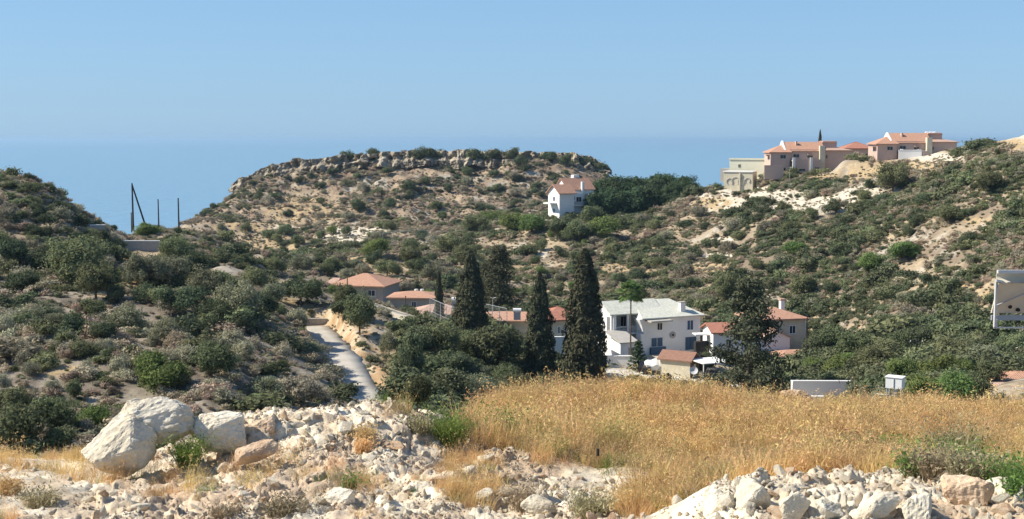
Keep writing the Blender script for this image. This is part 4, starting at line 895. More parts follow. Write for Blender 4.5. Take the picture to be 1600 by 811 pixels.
h.win(.6, 1.8, 2.9, 4.6, 13.9, side=1, mat='glass')
h.bx('annex_wall', -1.0, .0, -3.4, 1.1, -1, 2.3, 'white'); MB().prism([(-3.6, 2.3), (1.1, 3.4), (1.1, 3.55), (-3.6, 2.45)], 'x', -1.2, 1.9).build('annex_roof', M['grey'], h.e)
h.bx('annex_wall', .01, 1.8, -3.2, -2.95, -1, 2.3, 'white'); h.win(.4, 1.3, -.3, 1.6, -3.2, mat='glass', fr='grey')
h.bx('skylight_box', 5.6, 7.0, 5.4, 6.6, 6.4, 7.35, 'grey')
wall_thing('garden_wall', 'low white wall along the driveway in front of the white villa', 925, 1000, 557, 568, 172, 171, 'white')
wall_thing('hedge_wall', 'dark clipped hedge along the foot of the white villa', 1040, 1102, 552, 562, 172, 176, 'dark', cat='hedge') if False else None
for k in range(6): veg('darkbush', 1052 + k * 10, 566, 17, 'dark clipped bush along the foot of the white villa', 'hedge bushes beside the white villa', D=174)
# shed
h = House('garden_shed', 'small cream shed with brown tiled roof in front of the white villa', 1078, 588, 163, R(28))
h.bx('wall', -4.2, 0, 0, 3.0, -.6, 2.0, 'cream'); h.bx('front_wall', .005, .08, .1, 2.9, -.6, 2.0, 'brown'); h.gable('roof', -4.2, 0, 0, 3.0, 2.0, .8, 'tile_brown', wall='brown', ov=.3); h.bx('door', .09, .14, 1.0, 1.7, -.4, 1.4, 'white')
h.e.rotation_euler = (0, 0, R(-62) + R(90) - R(28) + R(-30))
d_ = House('satellite_dish', 'white satellite dish standing before the brown end of the shed', 1084, 590, 158, cat='satellite dish')
mb = MB(); prev = None
for k in range(5):
    r_ = .12 + .1 * k; zz = .9 + r_ * r_ * .6; ring = [(r_ * math.cos(2 * math.pi * j / 16), -.5 * r_ * r_ + .2 - .5 * 0 + (r_ * math.sin(2 * math.pi * j / 16)) * .35, .9 + r_ * math.sin(2 * math.pi * j / 16) * .9) for j in range(16)]
    b0 = len(mb.v); mb.v += ring
    if k: mb.f += [(b0 - 16 + j, b0 - 16 + (j + 1) % 16, b0 + (j + 1) % 16, b0 + j) for j in range(16)]
mb.build('reflector', M['whiteplastic'], d_.e, fix=False); MB().tube((0, .2, -.4), (0, .2, .9), .04).build('mast', M['metal'], d_.e)
# tarpaulin covered heap, parked car, carport
def blob(name, nx, ny, fn, mat, parent=None, loc=(0, 0, 0)):
    V = [fn(i / (nx - 1), j / (ny - 1)) for j in range(ny) for i in range(nx)]; F = [(j * nx + i, j * nx + i + 1, (j + 1) * nx + i + 1, (j + 1) * nx + i) for j in range(ny - 1) for i in range(nx - 1)]
    o = obj(name, mesh(name, V, F, [mat], smooth=True), parent, loc)
    if parent: KIDS.setdefault(parent.name, []).append(o)
    return o
p_ = P(1028, 582, 166)
e = empty('covered_boat', p_, 0, label='boat-shaped heap under a white cover beside the brown-roofed shed', cat='covered boat')
blob('cover', 24, 10, lambda u, v: ((u - .5) * 3.6, (v - .5) * 2.0 * (1 - (2 * u - 1) ** 4 * .5), 1.05 + (1.0 - (2 * v - 1) ** 2 * 1.0) * .75 * (1 - abs(2 * u - 1) ** 3 * .5) + .08 * math.sin(u * 19)), M['whiteplastic'], e)
mb = MB(); mb.prism([(-.9, 1.0), (.9, 1.0), (.5, .35), (-.5, .35)], 'x', -1.6, 1.6); mb.build('hull', M['white'], e); mb = MB(); mb.box(-1.3, 1.3, -.5, -.35, .1, .3); mb.box(-1.3, 1.3, .35, .5, .1, .3); mb.build('cradle', M['brown'], e)
def car(label, px, py, D, rz, paint):
    e = empty('parked_car', P(px, py, D), rz, label=label, cat='car'); prof = [(-2.1,.35),(-2.1,.75),(-1.3,.9),(-.75,1.4),(.9,1.42),(1.6,.95),(2.05,.85),(2.1,.35)]
    V = []; 
    for yy in (-.8, .8):
        for x_, z_ in prof: V.append((x_, yy * (1 if z_ < 1 else .82), z_))
    k = len(prof); MB().add(V, [tuple(range(k))[::-1], tuple(range(k, 2 * k))] + [(i, (i + 1) % k, k + (i + 1) % k, k + i) for i in range(k)]).build('body', paint, e)
    for sy in (-1, 1):
        V = [(-1.15, sy * .785, .93), (1.3, sy * .785, .96), (.85, sy * .68, 1.34), (-.68, sy * .68, 1.34)]; MB().add([(a, b_ + sy * .02, c) for a, b_, c in V] + [(a, b_ + sy * .035, c) for a, b_, c in V], [(0,1,2,3),(4,5,6,7)]).build('side_window', M['glass'], e)
        for x_ in (-1.35, 1.3): w_ = MB().tube((x_, sy * .62, .32), (x_, sy * .83, .32), .32, n=16).build('wheel', M['dark'], e); MB().tube((x_, sy * .835, .32), (x_, sy * .85, .32), .18, n=12).build('rim', M['metal'], w_)
    MB().add([(-1.98,-.5,.72),(-2.12,-.5,.6),(-2.12,.5,.6),(-1.98,.5,.72)], [(0,1,2,3)]).build('grille', M['dark'], e); return e
M['paint_dark'] = plain('dark_car_paint', (.02, .022, .03), rough=.25, spec=.6, var=.05); M['paint_white'] = plain('white_car_paint', (.7, .7, .7), rough=.3, spec=.5, var=.02)
car('dark car parked under the lean-to beside the garden shed', 1112, 594, 162, R(75), M['paint_dark'])
car('dark car parked beside the small araucaria on the drive', 1009, 580, 167, R(80), M['paint_dark'])
h = House('carport', 'white lean-to carport between the shed and the great pine', 1112, 595, 162, R(20), cat='carport')
h.bx('roof_sheet', -1.8, 2.2, -1, 3, 2.4, 2.5, 'white')
for x_ in (-1.7, 2.0): h.bx('post', x_, x_ + .1, -.9, -.8, -.6, 2.4, 'white')
# tiled house right of the great pine
h = House('tiled_house', 'grey two-storey house with terracotta roof and white chimney behind the great pine', 1215, 556, 180, R(14))
h.bx('wall', -2.6, 4.9, 1.2, 8, -1, 4.95, 'cream'); h.hip('roof', -2.6, 4.9, 1.2, 8, 4.95, 1.45, 'tile'); h.bx('chimney', 3.0, 3.6, 5.4, 6.1, 5.2, 7.2, 'white'); h.bx('chimney_cap', 2.85, 3.75, 5.25, 6.25, 7.2, 7.4, 'tile_pale')
h.bx('wall', -6.4, -.6, -1.2, 4, -1, 3.0, 'white'); h.gable('roof', -6.4, -.6, -1.2, 4, 3.0, 1.5, 'tile_red', axis='x', wall='white')
h.bx('gabled_front', -3.4, .9, -1.9, -1.21, -1, 2.9, 'white'); h.gable('roof', -3.4, .9, -1.9, 1.19, 2.9, 1.0, 'tile_pale', axis='y', wall='white', ov=.25)
h.hip('veranda_roof', -2.6, 5.0, -6.2, -2.2, .85, .75, 'tile', ov=.3)
for x_ in (-2.4, 1.0, 4.7): h.bx('veranda_post', x_, x_ + .2, -6, -5.8, -2, .85, 'brown')
h.bx('veranda_wall', -2.4, 4.8, -3.0, -2.8, -2, .85, 'brown'); h.bx('drainpipe', 4.7, 4.8, 1.05, 1.18, -1, 4.9, 'white'); h.win(2.3, 3.3, 2.9, 4.1, 1.2)
h = House('white_outhouse', 'plain white house wall between the white villa and the great pine', 1128, 566, 176, R(8)); h.bx('wall', -1.3, 3.4, 0, 5, -1, 4.2, 'white'); h.gable('roof', -1.3, 3.4, 0, 5, 4.2, .9, 'tile_red', wall='white'); h.win(.5, 1.3, 2, 3.2, 0, mat='dark')
h.bx('link_wall', -3.2, -1.31, 2, 3, -1, 2.6, 'dark'); h.bx('link_roof', -3.4, -1.31, 1.4, 3.2, 3.6, 3.75, 'white')
# houses to the left of the cypresses
def bungalow(name, label, px, py, D, rz, x0, x1, dep, zw, rise, roof, wallm, wins=(), chim=None, inset=None):
    h = House(name, label, px, py, D, rz); h.bx('wall', x0, x1, 0, dep, -1.5, zw, wallm); h.hip('roof', x0, x1, 0, dep, zw, rise, roof, inset=inset, ov=.6)
    for a, b_, c, d in wins: h.win(a, b_, c, d, 0)
    if chim: h.bx('chimney', chim[0], chim[0] + .7, dep / 2, dep / 2 + .7, zw + rise * .5, zw + rise + .8, 'cream')
    return h
h = bungalow('bungalow', 'wide bungalow with terracotta hipped roof at the start of the pale track', 560, 470, 226, R(-14), -5.2, 4.6, 9, 2.6, 1.9, 'tile', 'grey', [(1.8, 3.2, .9, 2.0)])
h.bx('wall', 3.2, 6.3, -3.2, -.01, -1.5, 2.6, 'cream') if False else None
h.hip('porch_roof', -7.4, -5.8, 4, 8.5, 2.4, .9, 'tile_pale', ov=.4, inset=(.5, .5)); h.bx('porch_wall', -7.2, -5.21, 4.3, 8.3, -1.5, 2.4, 'cream')
bungalow('bungalow', 'low tiled house with white water tanks on the roof next to the wide bungalow', 645, 488, 208, R(-6), -3.8, 3.8, 6, 2.3, .9, 'tile', 'grey', [(-.2, .6, .6, 1.8)])
hh_ = House('roof_water_tank', 'pair of white cylindrical tanks on the roof ridge of the low tiled house', 655, 456, 208, cat='water tank'); hh_.e.location = P(655, 460, 214)
for x_ in (-.5, .5): MB().tube((x_, 0, -.6), (x_, 0, .9), .3, n=12).build('tank', M['whiteplastic'], hh_.e)
MB().box(-.9, .9, -.35, .35, -1.2, -.6).build('stand', M['metal'], hh_.e)
bungalow('bungalow', 'pinkish tiled roof just behind the slim cypress', 676, 503, 196, R(8), -3.0, 5.2, 6, 1.0, 1.4, 'tile_pale', 'cream')
bungalow('bungalow', 'tiled roof seen between the broad cypress and the middle cypress', 800, 520, 186, R(-8), -7.0, 3.4, 7, 1.7, 1.0, 'tile', 'cream', inset=(5.5, 1))
bungalow('bungalow', 'cream house with red tiled roof seen between the two tallest cypresses', 888, 530, 172, R(18), -3.4, 2.2, 6, 2.6, 1.6, 'tile_red', 'cream', [(-1.6, -1.1, .8, 1.8), (-.6, -.2, .8, 1.8)])
wall_thing('garden_wall', 'white wall glimpsed between the two tallest cypresses', 862, 905, 527, 556, 166, 166, 'white')
for x_, y_, lb in ((808, 487, 'white roof tank seen between the broad and middle cypresses'), (712, 470, 'white roof tank behind the wire sports fence')):
    e = empty('roof_water_tank', P(x_, y_, 184), 0, label=lb, cat='water tank'); MB().tube((-.6, 0, .2), (.6, 0, .2), .32, n=12).build('tank', M['whiteplastic'], e); MB().box(-.5, .5, -.2, .2, -1.2, -.08).build('stand', M['metal'], e)
# rubble-strewn tiled roofs at the right edge
bungalow('low_tiled_house', 'low house with rubble-strewn red tiled roof at the edge of the golden grass', 1585, 640, 92, 0, -3.0, 6, 6, .6, .75, 'tile_pale', 'cream')
bungalow('low_tiled_house', 'further low house with faded red roof behind the rubble-strewn one', 1592, 606, 110, 0, -1.5, 6, 6, .3, .9, 'tile', 'cream')
# ------------------------------------------------------------------ street furniture
def pole(label, px, rt, rb, D, r=.12, strut=None, arms=False, mat='pole'):
    lo = P(px, rb, D); ht = (rb - rt) * D / FPX; e = empty('utility_pole', lo, 0, label=label, cat='pole')
    MB().tube((0, 0, -1.5), (0, 0, ht), r * 1.15, r * .8).build('shaft', M[mat], e)
    if strut: MB().tube((strut, 0, -.8), (0, 0, ht * .97), r, r * .8).build('strut', M[mat], e)
    if arms: MB().box(-.8, .8, -.05, .05, ht - .5, ht - .38).build('crossarm', M[mat], e); MB().tube((-.7, 0, ht - .38), (-.7, 0, ht - .2), .05).tube((.7, 0, ht - .38), (.7, 0, ht - .2), .05).build('insulator', M['whiteplastic'], e)
    else: MB().box(-.09, .09, -.16, .16, ht, ht + .08).build('cap', M[mat], e)
    return e
pole('tall pole with a slanting strut on the saddle', 208, 287, 348, 232, .17, strut=2.3); pole('short stub pole beside the strutted pole', 205.5, 333, 350, 231, .1)
pole('plain pole in the middle of the saddle', 248, 312, 352, 236, .13); pole('plain pole at the mesa end of the saddle', 279.5, 310, 356, 240, .15)
pole('utility pole with cross-arm among the trees behind the white meter box', 1431, 528, 570, 150, .1, arms=True); pole('utility pole under the solar frame side of the trees', 1521, 548, 584, 140, .1, arms=True)
pole('slim wooden pole beside the grey wall of the tiled house', 1260, 492, 560, 172, .07); pole('pole in front of the wide bungalow', 543, 430, 470, 216, .1)
pole('pole at the corner of the low tiled house', 634, 463, 490, 204, .08)
def lamp(label, px, rt, rb, D):
    lo = P(px, rb, D); ht = (rb - rt) * D / FPX; e = empty('street_lamp', lo, 0, label=label, cat='street lamp'); MB().tube((0, 0, -1), (0, 0, ht), .06, .045).build('post', M['metal'], e)
    MB().tube((0, 0, ht - .05), (.5, 0, ht + .08), .04).tube((0, 0, ht - .05), (-.35, 0, ht + .08), .04).build('lamp_head', M['whiteplastic'], e)
lamp('thin lamp post in front of the first pink villa', 1233.5, 262, 290, 312); lamp('thin lamp post in front of the second pink villa', 1443, 236, 262, 290); lamp('white lamp post with two short arms behind the sports fence', 770, 465, 495, 190)
# overhead wires
mb = MB(); a = P(1431, 531, 150); b_ = P(1521, 550, 140); c_ = P(1640, 566, 132)
for off in (-.7, 0, .7):
    for p0, p1 in ((a, b_), (b_, c_)):
        for k in range(8):
            f0, f1 = k / 8, (k + 1) / 8; q0 = p0.lerp(p1, f0); q1 = p0.lerp(p1, f1); q0.z -= 1.2 * f0 * (1 - f0) * 2; q1.z -= 1.2 * f1 * (1 - f1) * 2
            mb.tube(q0 + Vector((0, off, 0)), q1 + Vector((0, off, 0)), .014, n=4)
tag(mb.build('overhead_wires', M['pole']), 'three sagging overhead wires over the trees at the foot of the hill', 'wires')
def mesh_fence(name, label, pts_, hgt, step, mat='metal'):
    e = empty(name, pts_[0], 0, label=label, cat='fence'); o = Vector(pts_[0]); wire = MB()
    for a, b_ in zip(pts_[:-1], pts_[1:]):
        a = Vector(a) - o; b_ = Vector(b_) - o; L = (b_ - a).length; k = max(1, round(L / step))
        for i in range(k + 1): q = a.lerp(b_, i / k); MB().tube(q - Vector((0, 0, 1)), q + Vector((0, 0, hgt)), .045, n=6).build('post', M[mat], e)
        for zf in (0.02, .5, 1): wire.tube(a + Vector((0, 0, hgt * zf)), b_ + Vector((0, 0, hgt * zf)), .035 if zf == 1 else .02, n=4)
        kk = int(L / .45)
        for i in range(kk): q = a.lerp(b_, i / kk); wire.tube(q, q + Vector((0, 0, hgt)), .008, n=3)
        for j in range(8): wire.tube(a + Vector((0, 0, hgt * j / 8)), b_ + Vector((0, 0, hgt * j / 8)), .007, n=3)
    wire.build('wire_mesh', M[mat], e); return e
mesh_fence('sports_fence', 'tall wire-mesh sports fence behind the slim cypress', [P(672, 505, 180), P(706, 522, 170), P(719, 520, 168)], 3.6, 2.6)
mesh_fence('sports_fence', 'wire-mesh fence end showing past the broad cypress', [P(758, 495, 186), P(792, 503, 180)], 1.9, 2.6)
mesh_fence('hillside_fence', 'long wire fence on the valley floor below the mesa', [P(598, 382, 330), P(650, 376, 330), P(702, 380, 330)], 2.9, 3.2)
# palm
def palm(label, px, rt, rb, D):
    lo = P(px, rb, D); ht = (rb - rt) * D / FPX; e = empty('palm_tree', lo, 0, label=label, cat='palm'); t = MB(); rng = np.random.default_rng(3)
    for k in range(14): t.tube((0, 0, -1 + (ht * .86 + 1) * k / 14), (0, 0, -1 + (ht * .86 + 1) * (k + 1) / 14), .13 - .003 * k, .115 - .003 * k, 8)
    t.build('trunk', M['bark'], e); V = []; F = []
    for k in range(52):                                                  # fan leaves: a stalk, then a spread hand of blades
        a = k * 2.4; el = R(rng.uniform(-50, 85)); d0 = Vector((math.cos(a) * math.cos(el), math.sin(a) * math.cos(el), math.sin(el))); st = rng.uniform(.85, 1.2); c0 = Vector((0, 0, ht * .87)); hub = c0 + d0 * st - Vector((0, 0, .12))
        sd = d0.cross(Vector((0, 0, 1))); sd = sd.normalized() if sd.length > .1 else Vector((1, 0, 0)); upv = sd.cross(d0); b_ = len(V); V += [c0 - sd * .02, c0 + sd * .02, hub + sd * .02, hub - sd * .02]; F.append((b_, b_ + 1, b_ + 2, b_ + 3))
        for q in range(15):
            th = R(-105 + 15 * q); dd = d0 * math.cos(th) + sd * math.sin(th); L = rng.uniform(.9, 1.1); pr = (upv * .06 + dd.cross(upv) * .075); tip = hub + dd * L - Vector((0, 0, .22 * L)) ; b_ = len(V); V += [hub, hub + dd * L * .55 + pr, tip, hub + dd * L * .55 - pr]; F.append((b_, b_ + 1, b_ + 2, b_ + 3))
    o = obj('crown', mesh('crown', V, F, [L_['bright']]), e); return e
palm('fan palm with a tall bare trunk standing before the white villa', 985, 438, 562, 172)
# white meter box on legs, pipes
e = empty('meter_box', P(1398, 622, 66), R(-32), label='white box on legs with pipes at the edge of the golden grass', cat='utility box')
MB().box(-.42, .42, -.3, .3, .55, 1.12).build('box', M['whiteplastic'], e); MB().box(-.46, .46, -.34, .34, 1.12, 1.16).build('lid', M['white'], e); MB().box(.0, .03, -.335, -.302, .6, 1.08).build('door_edge', M['metal'], e)
for x_, y_ in ((-.36, -.24), (.36, -.24), (-.36, .24), (.36, .24)): MB().box(x_ - .03, x_ + .03, y_ - .03, y_ + .03, -.5, .55).build('leg', M['metal'], e)
MB().tube((0, 0, -.4), (0, 0, .56), .11, n=10).build('riser_pipe', M['whiteplastic'], e); MB().tube((-.05, -.1, .15), (-.9, -.2, .15), .045).tube((-.9, -.2, .15), (-1.25, -.5, -.35), .045).build('side_pipe', M['cream'], e)
# letterbox pillar
e = empty('gate_pillar', P(1580, 664, 52), 0, label='pale stone gate pillar with a small dark plate at the edge of the grass', cat='pillar')
MB().box(-.22, .22, -.2, .2, -.5, .5).build('block', M['cream'], e); MB().box(-.4, 1.2, -.25, .25, .5, .6).build('cap_stone', M['stone'], e); MB().box(-.07, .05, -.215, -.202, .15, .33).build('plate', M['dark'], e)
# solar frame at right edge, standing on posts outside the picture
D = 30; s = D / FPX; q0 = P(1552, 512, D); e = empty('solar_frame', q0, 0, label='grey back of a solar water heater on a metal frame at the picture edge', cat='solar heater')
W_ = 120 * s; Zr = lambda r: (512 - r) * s; Xc = lambda c: (c - 1552) * s
M['panel_back'] = plain('panel_back_sheet', (.66, .60, .48), rough=.55, var=.08); M['alu'] = plain('aluminium', (.62, .61, .57), rough=.5, var=.05, metal=.15)
MB().add([(Xc(1557), .35, Zr(492)), (W_, .35, Zr(492)), (W_, -.05, Zr(441)), (Xc(1557), -.05, Zr(441)), (Xc(1557), .40, Zr(492)), (W_, .40, Zr(492)), (W_, 0, Zr(441)), (Xc(1557), 0, Zr(441))], [(0,1,2,3),(7,6,5,4),(0,4,5,1),(3,2,6,7),(0,3,7,4),(1,5,6,2)]).build('panel_back', M['panel_back'], e)
mb = MB()
prev = [(-.12 + .22 * math.sin(R(a_)), Zr(430) + .15 * math.cos(R(a_))) for a_ in range(0, 181, 15)]
mb.prism([(y_, z_) for y_, z_ in prev] + [(y_ - .02, z_) for y_, z_ in prev[::-1]], 'x', Xc(1556), W_); mb.build('storage_tank', M['panel_back'], e)
MB().box(Xc(1553), W_, -.15, -.05, Zr(425), Zr(420)).build('top_rail', M['alu'], e); MB().prism([(Xc(1550), Zr(434)), (Xc(1551), Zr(438)), (Xc(1568), Zr(441)), (Xc(1560), Zr(436))], 'y', -.18, -.05).build('bracket', M['alu'], e)
MB().box(Xc(1553), Xc(1555.5), -.02, .06, Zr(512), Zr(437)).build('post', M['alu'], e); MB().box(Xc(1556), W_, .28, .345, Zr(503), Zr(495)).build('lower_beam', M['metal'], e); MB().box(Xc(1553), W_, -.02, .04, Zr(513), Zr(511)).build('bottom_rail', M['alu'], e)
MB().tube((Xc(1561), .18, Zr(478)), (Xc(1605), -.1, Zr(453)), .018).build('diagonal_brace', M['metal'], e); MB().box(Xc(1558), Xc(1561), .1, .16, Zr(512), Zr(500)).build('post', M['alu'], e)
for xx in (Xc(1640), Xc(1670)): MB().box(xx, xx + .07, .0, .07, -4.5, Zr(420)).build('support_post', M['alu'], e)
for c_, r_ in ((1584, 481), (1597, 486)): MB().tube((Xc(c_), .24, Zr(r_)), (Xc(c_), .30, Zr(r_)), .045, n=12).build('grommet', M['dark'], e)
# ------------------------------------------------------------------ foreground rocks
def rock_mesh(name, seed, npts=14, sub=3, amp=.10, stretch=(1, 1, 1), mat=None, freq=1.6, fine=.02):
    rng = np.random.default_rng(seed); bm = bmesh.new()
    for p in rng.normal(size=(npts, 3)):
        p = p / np.linalg.norm(p) * rng.uniform(.82, 1.05); bm.verts.new((p[0] * stretch[0], p[1] * stretch[1], p[2] * stretch[2]))
    r = bmesh.ops.convex_hull(bm, input=bm.verts); bmesh.ops.delete(bm, geom=[v for v in bm.verts if not v.link_faces], context='VERTS')
    bmesh.ops.bevel(bm, geom=list(bm.edges), offset=.07, segments=1, affect='EDGES', clamp_overlap=True)
    bmesh.ops.triangulate(bm, faces=bm.faces)
    for _ in range(sub): bmesh.ops.subdivide_edges(bm, edges=bm.edges, cuts=1, use_grid_fill=True)
    bmesh.ops.triangulate(bm, faces=bm.faces); bm.normal_update(); co = np.array([v.co for v in bm.verts]); no = np.array([v.normal for v in bm.verts])
    s = seed * 3.1; f = freq
    def n3(c, f, sd): return (fbm(c[:, 0] * f + s, c[:, 1] * f + c[:, 2] * f * .7, sd, 3) + fbm(c[:, 2] * f - s, c[:, 0] * f * .8 - c[:, 1] * f, sd + 3, 3)) / 2 - .5
    rid = np.abs(n3(co, f * 1.6, 520 + seed)) * 2
    d = n3(co, f, 500 + seed) * amp * 2 - rid * amp * .5 + n3(co, f * 5, 510 + seed) * fine * 4
    co = co + no * d[:, None]
    for v, c in zip(bm.verts, co): v.co = c
    me = bpy.data.meshes.new(name); bm.to_mesh(me); bm.free(); me.materials.append(mat or M['lime']); return me
def boulder(label, px, row_b, wpx, hpx, D, seed, stretch, rot, npts=16, mat='lime', dz=0, amp=.09):
    lo = P(px, row_b, D); s = D / FPX; me = rock_mesh('boulder', seed, npts, 4, amp, stretch, M[mat], 1.8, .028)
    c = np.array([v.co for v in me.vertices]); o = obj('boulder', me); o.rotation_euler = rot
    Rm = np.array(o.rotation_euler.to_matrix()); w_ = c @ Rm.T; ex = w_.max(0) - w_.min(0)
    sc_ = (wpx * s / ex[0], (wpx * s / ex[0] + hpx * s / ex[2]) / 2, hpx * s / ex[2]); w_ = (w_ - (w_.max(0) + w_.min(0)) / 2) * sc_
    for v, q in zip(me.vertices, w_): v.co = q
    o.rotation_euler = (0, 0, 0); o.location = lo + Vector((0, ex[1] * sc_[1] * .25, hpx * s / 2 + dz)); return tag(o, label, 'boulder')
boulder('big smooth upright limestone boulder, lowest of the pair leaning together', 181, 754, 112, 102, 16.6, 12, (1, .9, .95), (.1, .1, .3), 26, amp=.07)
boulder('wide rugged limestone boulder resting on top of the smooth upright one', 236, 700, 128, 78, 17.1, 23, (1.3, .9, .75), (0, .15, .2), 34, amp=.12)
boulder('pale rounded stone tucked at the end of the wide rugged boulder', 300, 682, 24, 28, 17.6, 31, (1, 1, .9), (0, 0, 0), 14)
boulder('smooth limestone boulder at the start of the rubble ridge, beside the green weeds', 342, 716, 86, 70, 17.4, 47, (1.1, .9, .8), (.2, .3, .5), 22, amp=.06)
boulder('tan jagged slab wedged behind the smooth boulder at the rubble ridge', 395, 700, 76, 50, 17.9, 53, (1.4, .9, .6), (.1, -.2, .1), 18, 'limetan', amp=.13)
boulder('tilted tan block half buried in the rubble slope below the jagged slab', 398, 730, 70, 40, 16.6, 61, (1.4, .8, .7), (0, -.35, .4), 14, 'limetan', amp=.06)
boulder('rough grey-white block at the front of the rubble pile beside the grass', 842, 808, 60, 34, 14.6, 67, (1, .9, .9), (0, .3, 0), 18)
boulder('pointed white block upright in the middle of the rubble slope', 530, 795, 50, 48, 14.9, 72, (.9, .8, 1.1), (.2, .1, 0), 11, dz=-.12)
boulder('large pale block with a sharp ridge at the shady end of the stone heap', 1512, 820, 84, 76, 11.2, 83, (1, .9, .9), (0, .2, .2), 13, 'limetan', amp=.06)
boulder('rugged grey-white boulder at the very edge of the stone heap', 1580, 825, 78, 78, 11.6, 89, (1, .9, .9), (0, .1, 1), 16, amp=.1)
boulder('broad smooth block at the foot of the stone heap, second from the sharp ridge', 1374, 822, 84, 50, 10.8, 97, (1.4, .8, .7), (0, -.25, 0), 13, amp=.05)
boulder('squarish pitted block between the broad block and the sharp ridge', 1436, 822, 56, 50, 10.7, 101, (1, .9, .9), (0, .1, .6), 15)
boulder('rounded boulder at the grassy end of the stone heap', 1130, 818, 60, 56, 11.8, 103, (1, .9, .9), (0, .1, 0), 14)
boulder('smooth leaning block with a hollow in the stone heap', 1178, 812, 56, 62, 11.5, 107, (1, .8, 1), (0, .4, 0), 13, amp=.06)
boulder('grey-faced block in the middle of the stone heap', 1242, 818, 50, 52, 11.1, 109, (1, .8, 1), (0, .1, .3), 14)
boulder('low pale block beside the grey-faced block', 1300, 818, 52, 36, 10.8, 113, (1.3, .8, .7), (0, .2, .3), 13)
boulder('pinkish stone showing above the golden grass, nearer the great pine', 1192, 640, 40, 24, 30.5, 127, (1.3, .9, .7), (0, 0, 0), 14, 'limetan')
boulder('larger pinkish stone showing above the golden grass beside the first', 1246, 641, 56, 32, 30.5, 131, (1.5, .9, .7), (0, 0, .4), 14, 'limetan')
boulder('pale flat stone lying in the grass below the white box on legs', 1420, 656, 46, 24, 29.5, 137, (1.5, .9, .6), (0, 0, .4), 16, 'lime')
# individual stones of the heaps (the larger ones) and the rest as rubble
RK = [rock_mesh('stone', 700 + i, 12 + i % 5, 2, .08, (1.15, .9, .75), M['lime' if i % 4 else 'limetan'], 1.7, .02) for i in range(12)]
rng = np.random.default_rng(5); N = 260000; x = rng.uniform(-.46, .46, N); y = np.sqrt(rng.uniform(10 ** 2, 21 ** 2, N)); x = x * y; z = H(x, y); px, py = to_pic(x, y, z)
keep = rng.random(N) < stony(px, py, x, y) * (.04 + .28 * ss(.5, .66, fbm(x / .9, y / .9, 96, 3))); x, y, z, px = x[keep], y[keep], z[keep], px[keep]; n = len(x)
sz = .012 * (1 - rng.random(n)) ** (-.45); sz = np.minimum(sz, .07); sz = np.where(sz > .05, sz * (rng.random(n) < .6) + .02 * 0 + .018, sz)
print('rubble', n)
scatter_stuff('rubble', np.stack([x, y, z + sz * .05], 1), rng.integers(0, 12, n), np.stack([sz * rng.uniform(.8, 1.5, n), sz, sz * rng.uniform(.6, 1.1, n)], 1), rng.uniform(0, 6.28, (n, 3)), RK)
ff = {}
zones = [('rubble slope', lambda: (rr.uniform(300, 760), rr.uniform(650, 808)), 60, (.06, .15), 'jumbled limestone block lying on the pale rubble slope', 'blocks of the rubble slope'),
         ('heap', lambda: (rr.uniform(1110, 1596), rr.uniform(738, 808)), 75, (.05, .13), 'broken white stone lying on the stone heap in front of the golden grass', 'stones of the white heap'),
         ('front', lambda: (rr.uniform(760, 1010), rr.uniform(745, 808)), 40, (.06, .15), 'pale stone in the low bank in front of the golden grass', 'stones of the low bank'),
         ('leftfront', lambda: (rr.uniform(5, 260), rr.uniform(722, 808)), 26, (.06, .14), 'pale stone in the dry grass before the big boulders', 'stones before the big boulders')]
for nm, f, cnt, (s0, s1), lb, gp in zones:
    for k in range(cnt):
        a, b_ = f()
        if nm == 'rubble slope' and b_ > 660 and a < 480 - (b_ - 650) * .2 and rr.random() < .35: continue
        lo, D_ = hit(a, b_)
        if D_ > 24: continue
        i = rr.randrange(12); s = .8 * rr.uniform(s0, s1) * (.6 if rr.random() < .7 else 1.25) * D_ / 16
        if (nm, i) not in ff and i not in ff: ff[i] = True; o = obj('limestone_block', RK[i])
        else: o = bpy.data.objects.new('limestone_block', RK[i]); COL.objects.link(o)
        o.location = lo + Vector((0, 0, s * .12)); o.scale = (s * rr.uniform(.9, 1.5), s, s * rr.uniform(.6, 1)); o.rotation_euler = (rr.uniform(-.5, .5), rr.uniform(-.5, .5), rr.uniform(0, 6.28))
        tag(o, lb, 'rock', gp)
# ------------------------------------------------------------------ dry grass and weeds
def tuft(seed, n, h, r, wd, lean=.35, heads=True):
    rng = np.random.default_rng(seed); V = []; F = []
    for k in range(n):
        a = rng.uniform(0, 6.28); q = r * rng.random() ** .5; b0 = np.array([q * math.cos(a), q * math.sin(a), -.03]); d = rng.normal(size=2) * lean; L = h * rng.uniform(.45, 1.05); w_ = rng.uniform(0, 6.28); sd = np.array([math.cos(w_), math.sin(w_), 0]) * wd
        m_ = b0 + np.array([d[0] * L * .35, d[1] * L * .35, L * .55]); t = b0 + np.array([d[0] * L, d[1] * L, L * .95]); i = len(V); V += [b0 - sd, b0 + sd, m_ + sd * .8, m_ - sd * .8, t]; F += [(i, i + 1, i + 2, i + 3), (i + 3, i + 2, i + 4)]
        if heads and rng.random() < .55:
            for _ in range(3):
                hd = t + rng.normal(size=3) * .02; e1 = rng.normal(size=3); e1 /= np.linalg.norm(e1); e2 = np.cross(e1, rng.normal(size=3)); e2 /= np.linalg.norm(e2); i = len(V); V += [hd - e1 * .022, hd + e2 * .006, hd + e1 * .022, hd - e2 * .006]; F.append((i, i + 1, i + 2, i + 3))
    return V, F
GS = [mesh('grass_source', *tuft(800 + i, 60, .36 if i < 6 else .50, .20, .003, .28 + .05 * (i % 3), i in (1, 6)), [L_['straw']]) for i in range(7)]
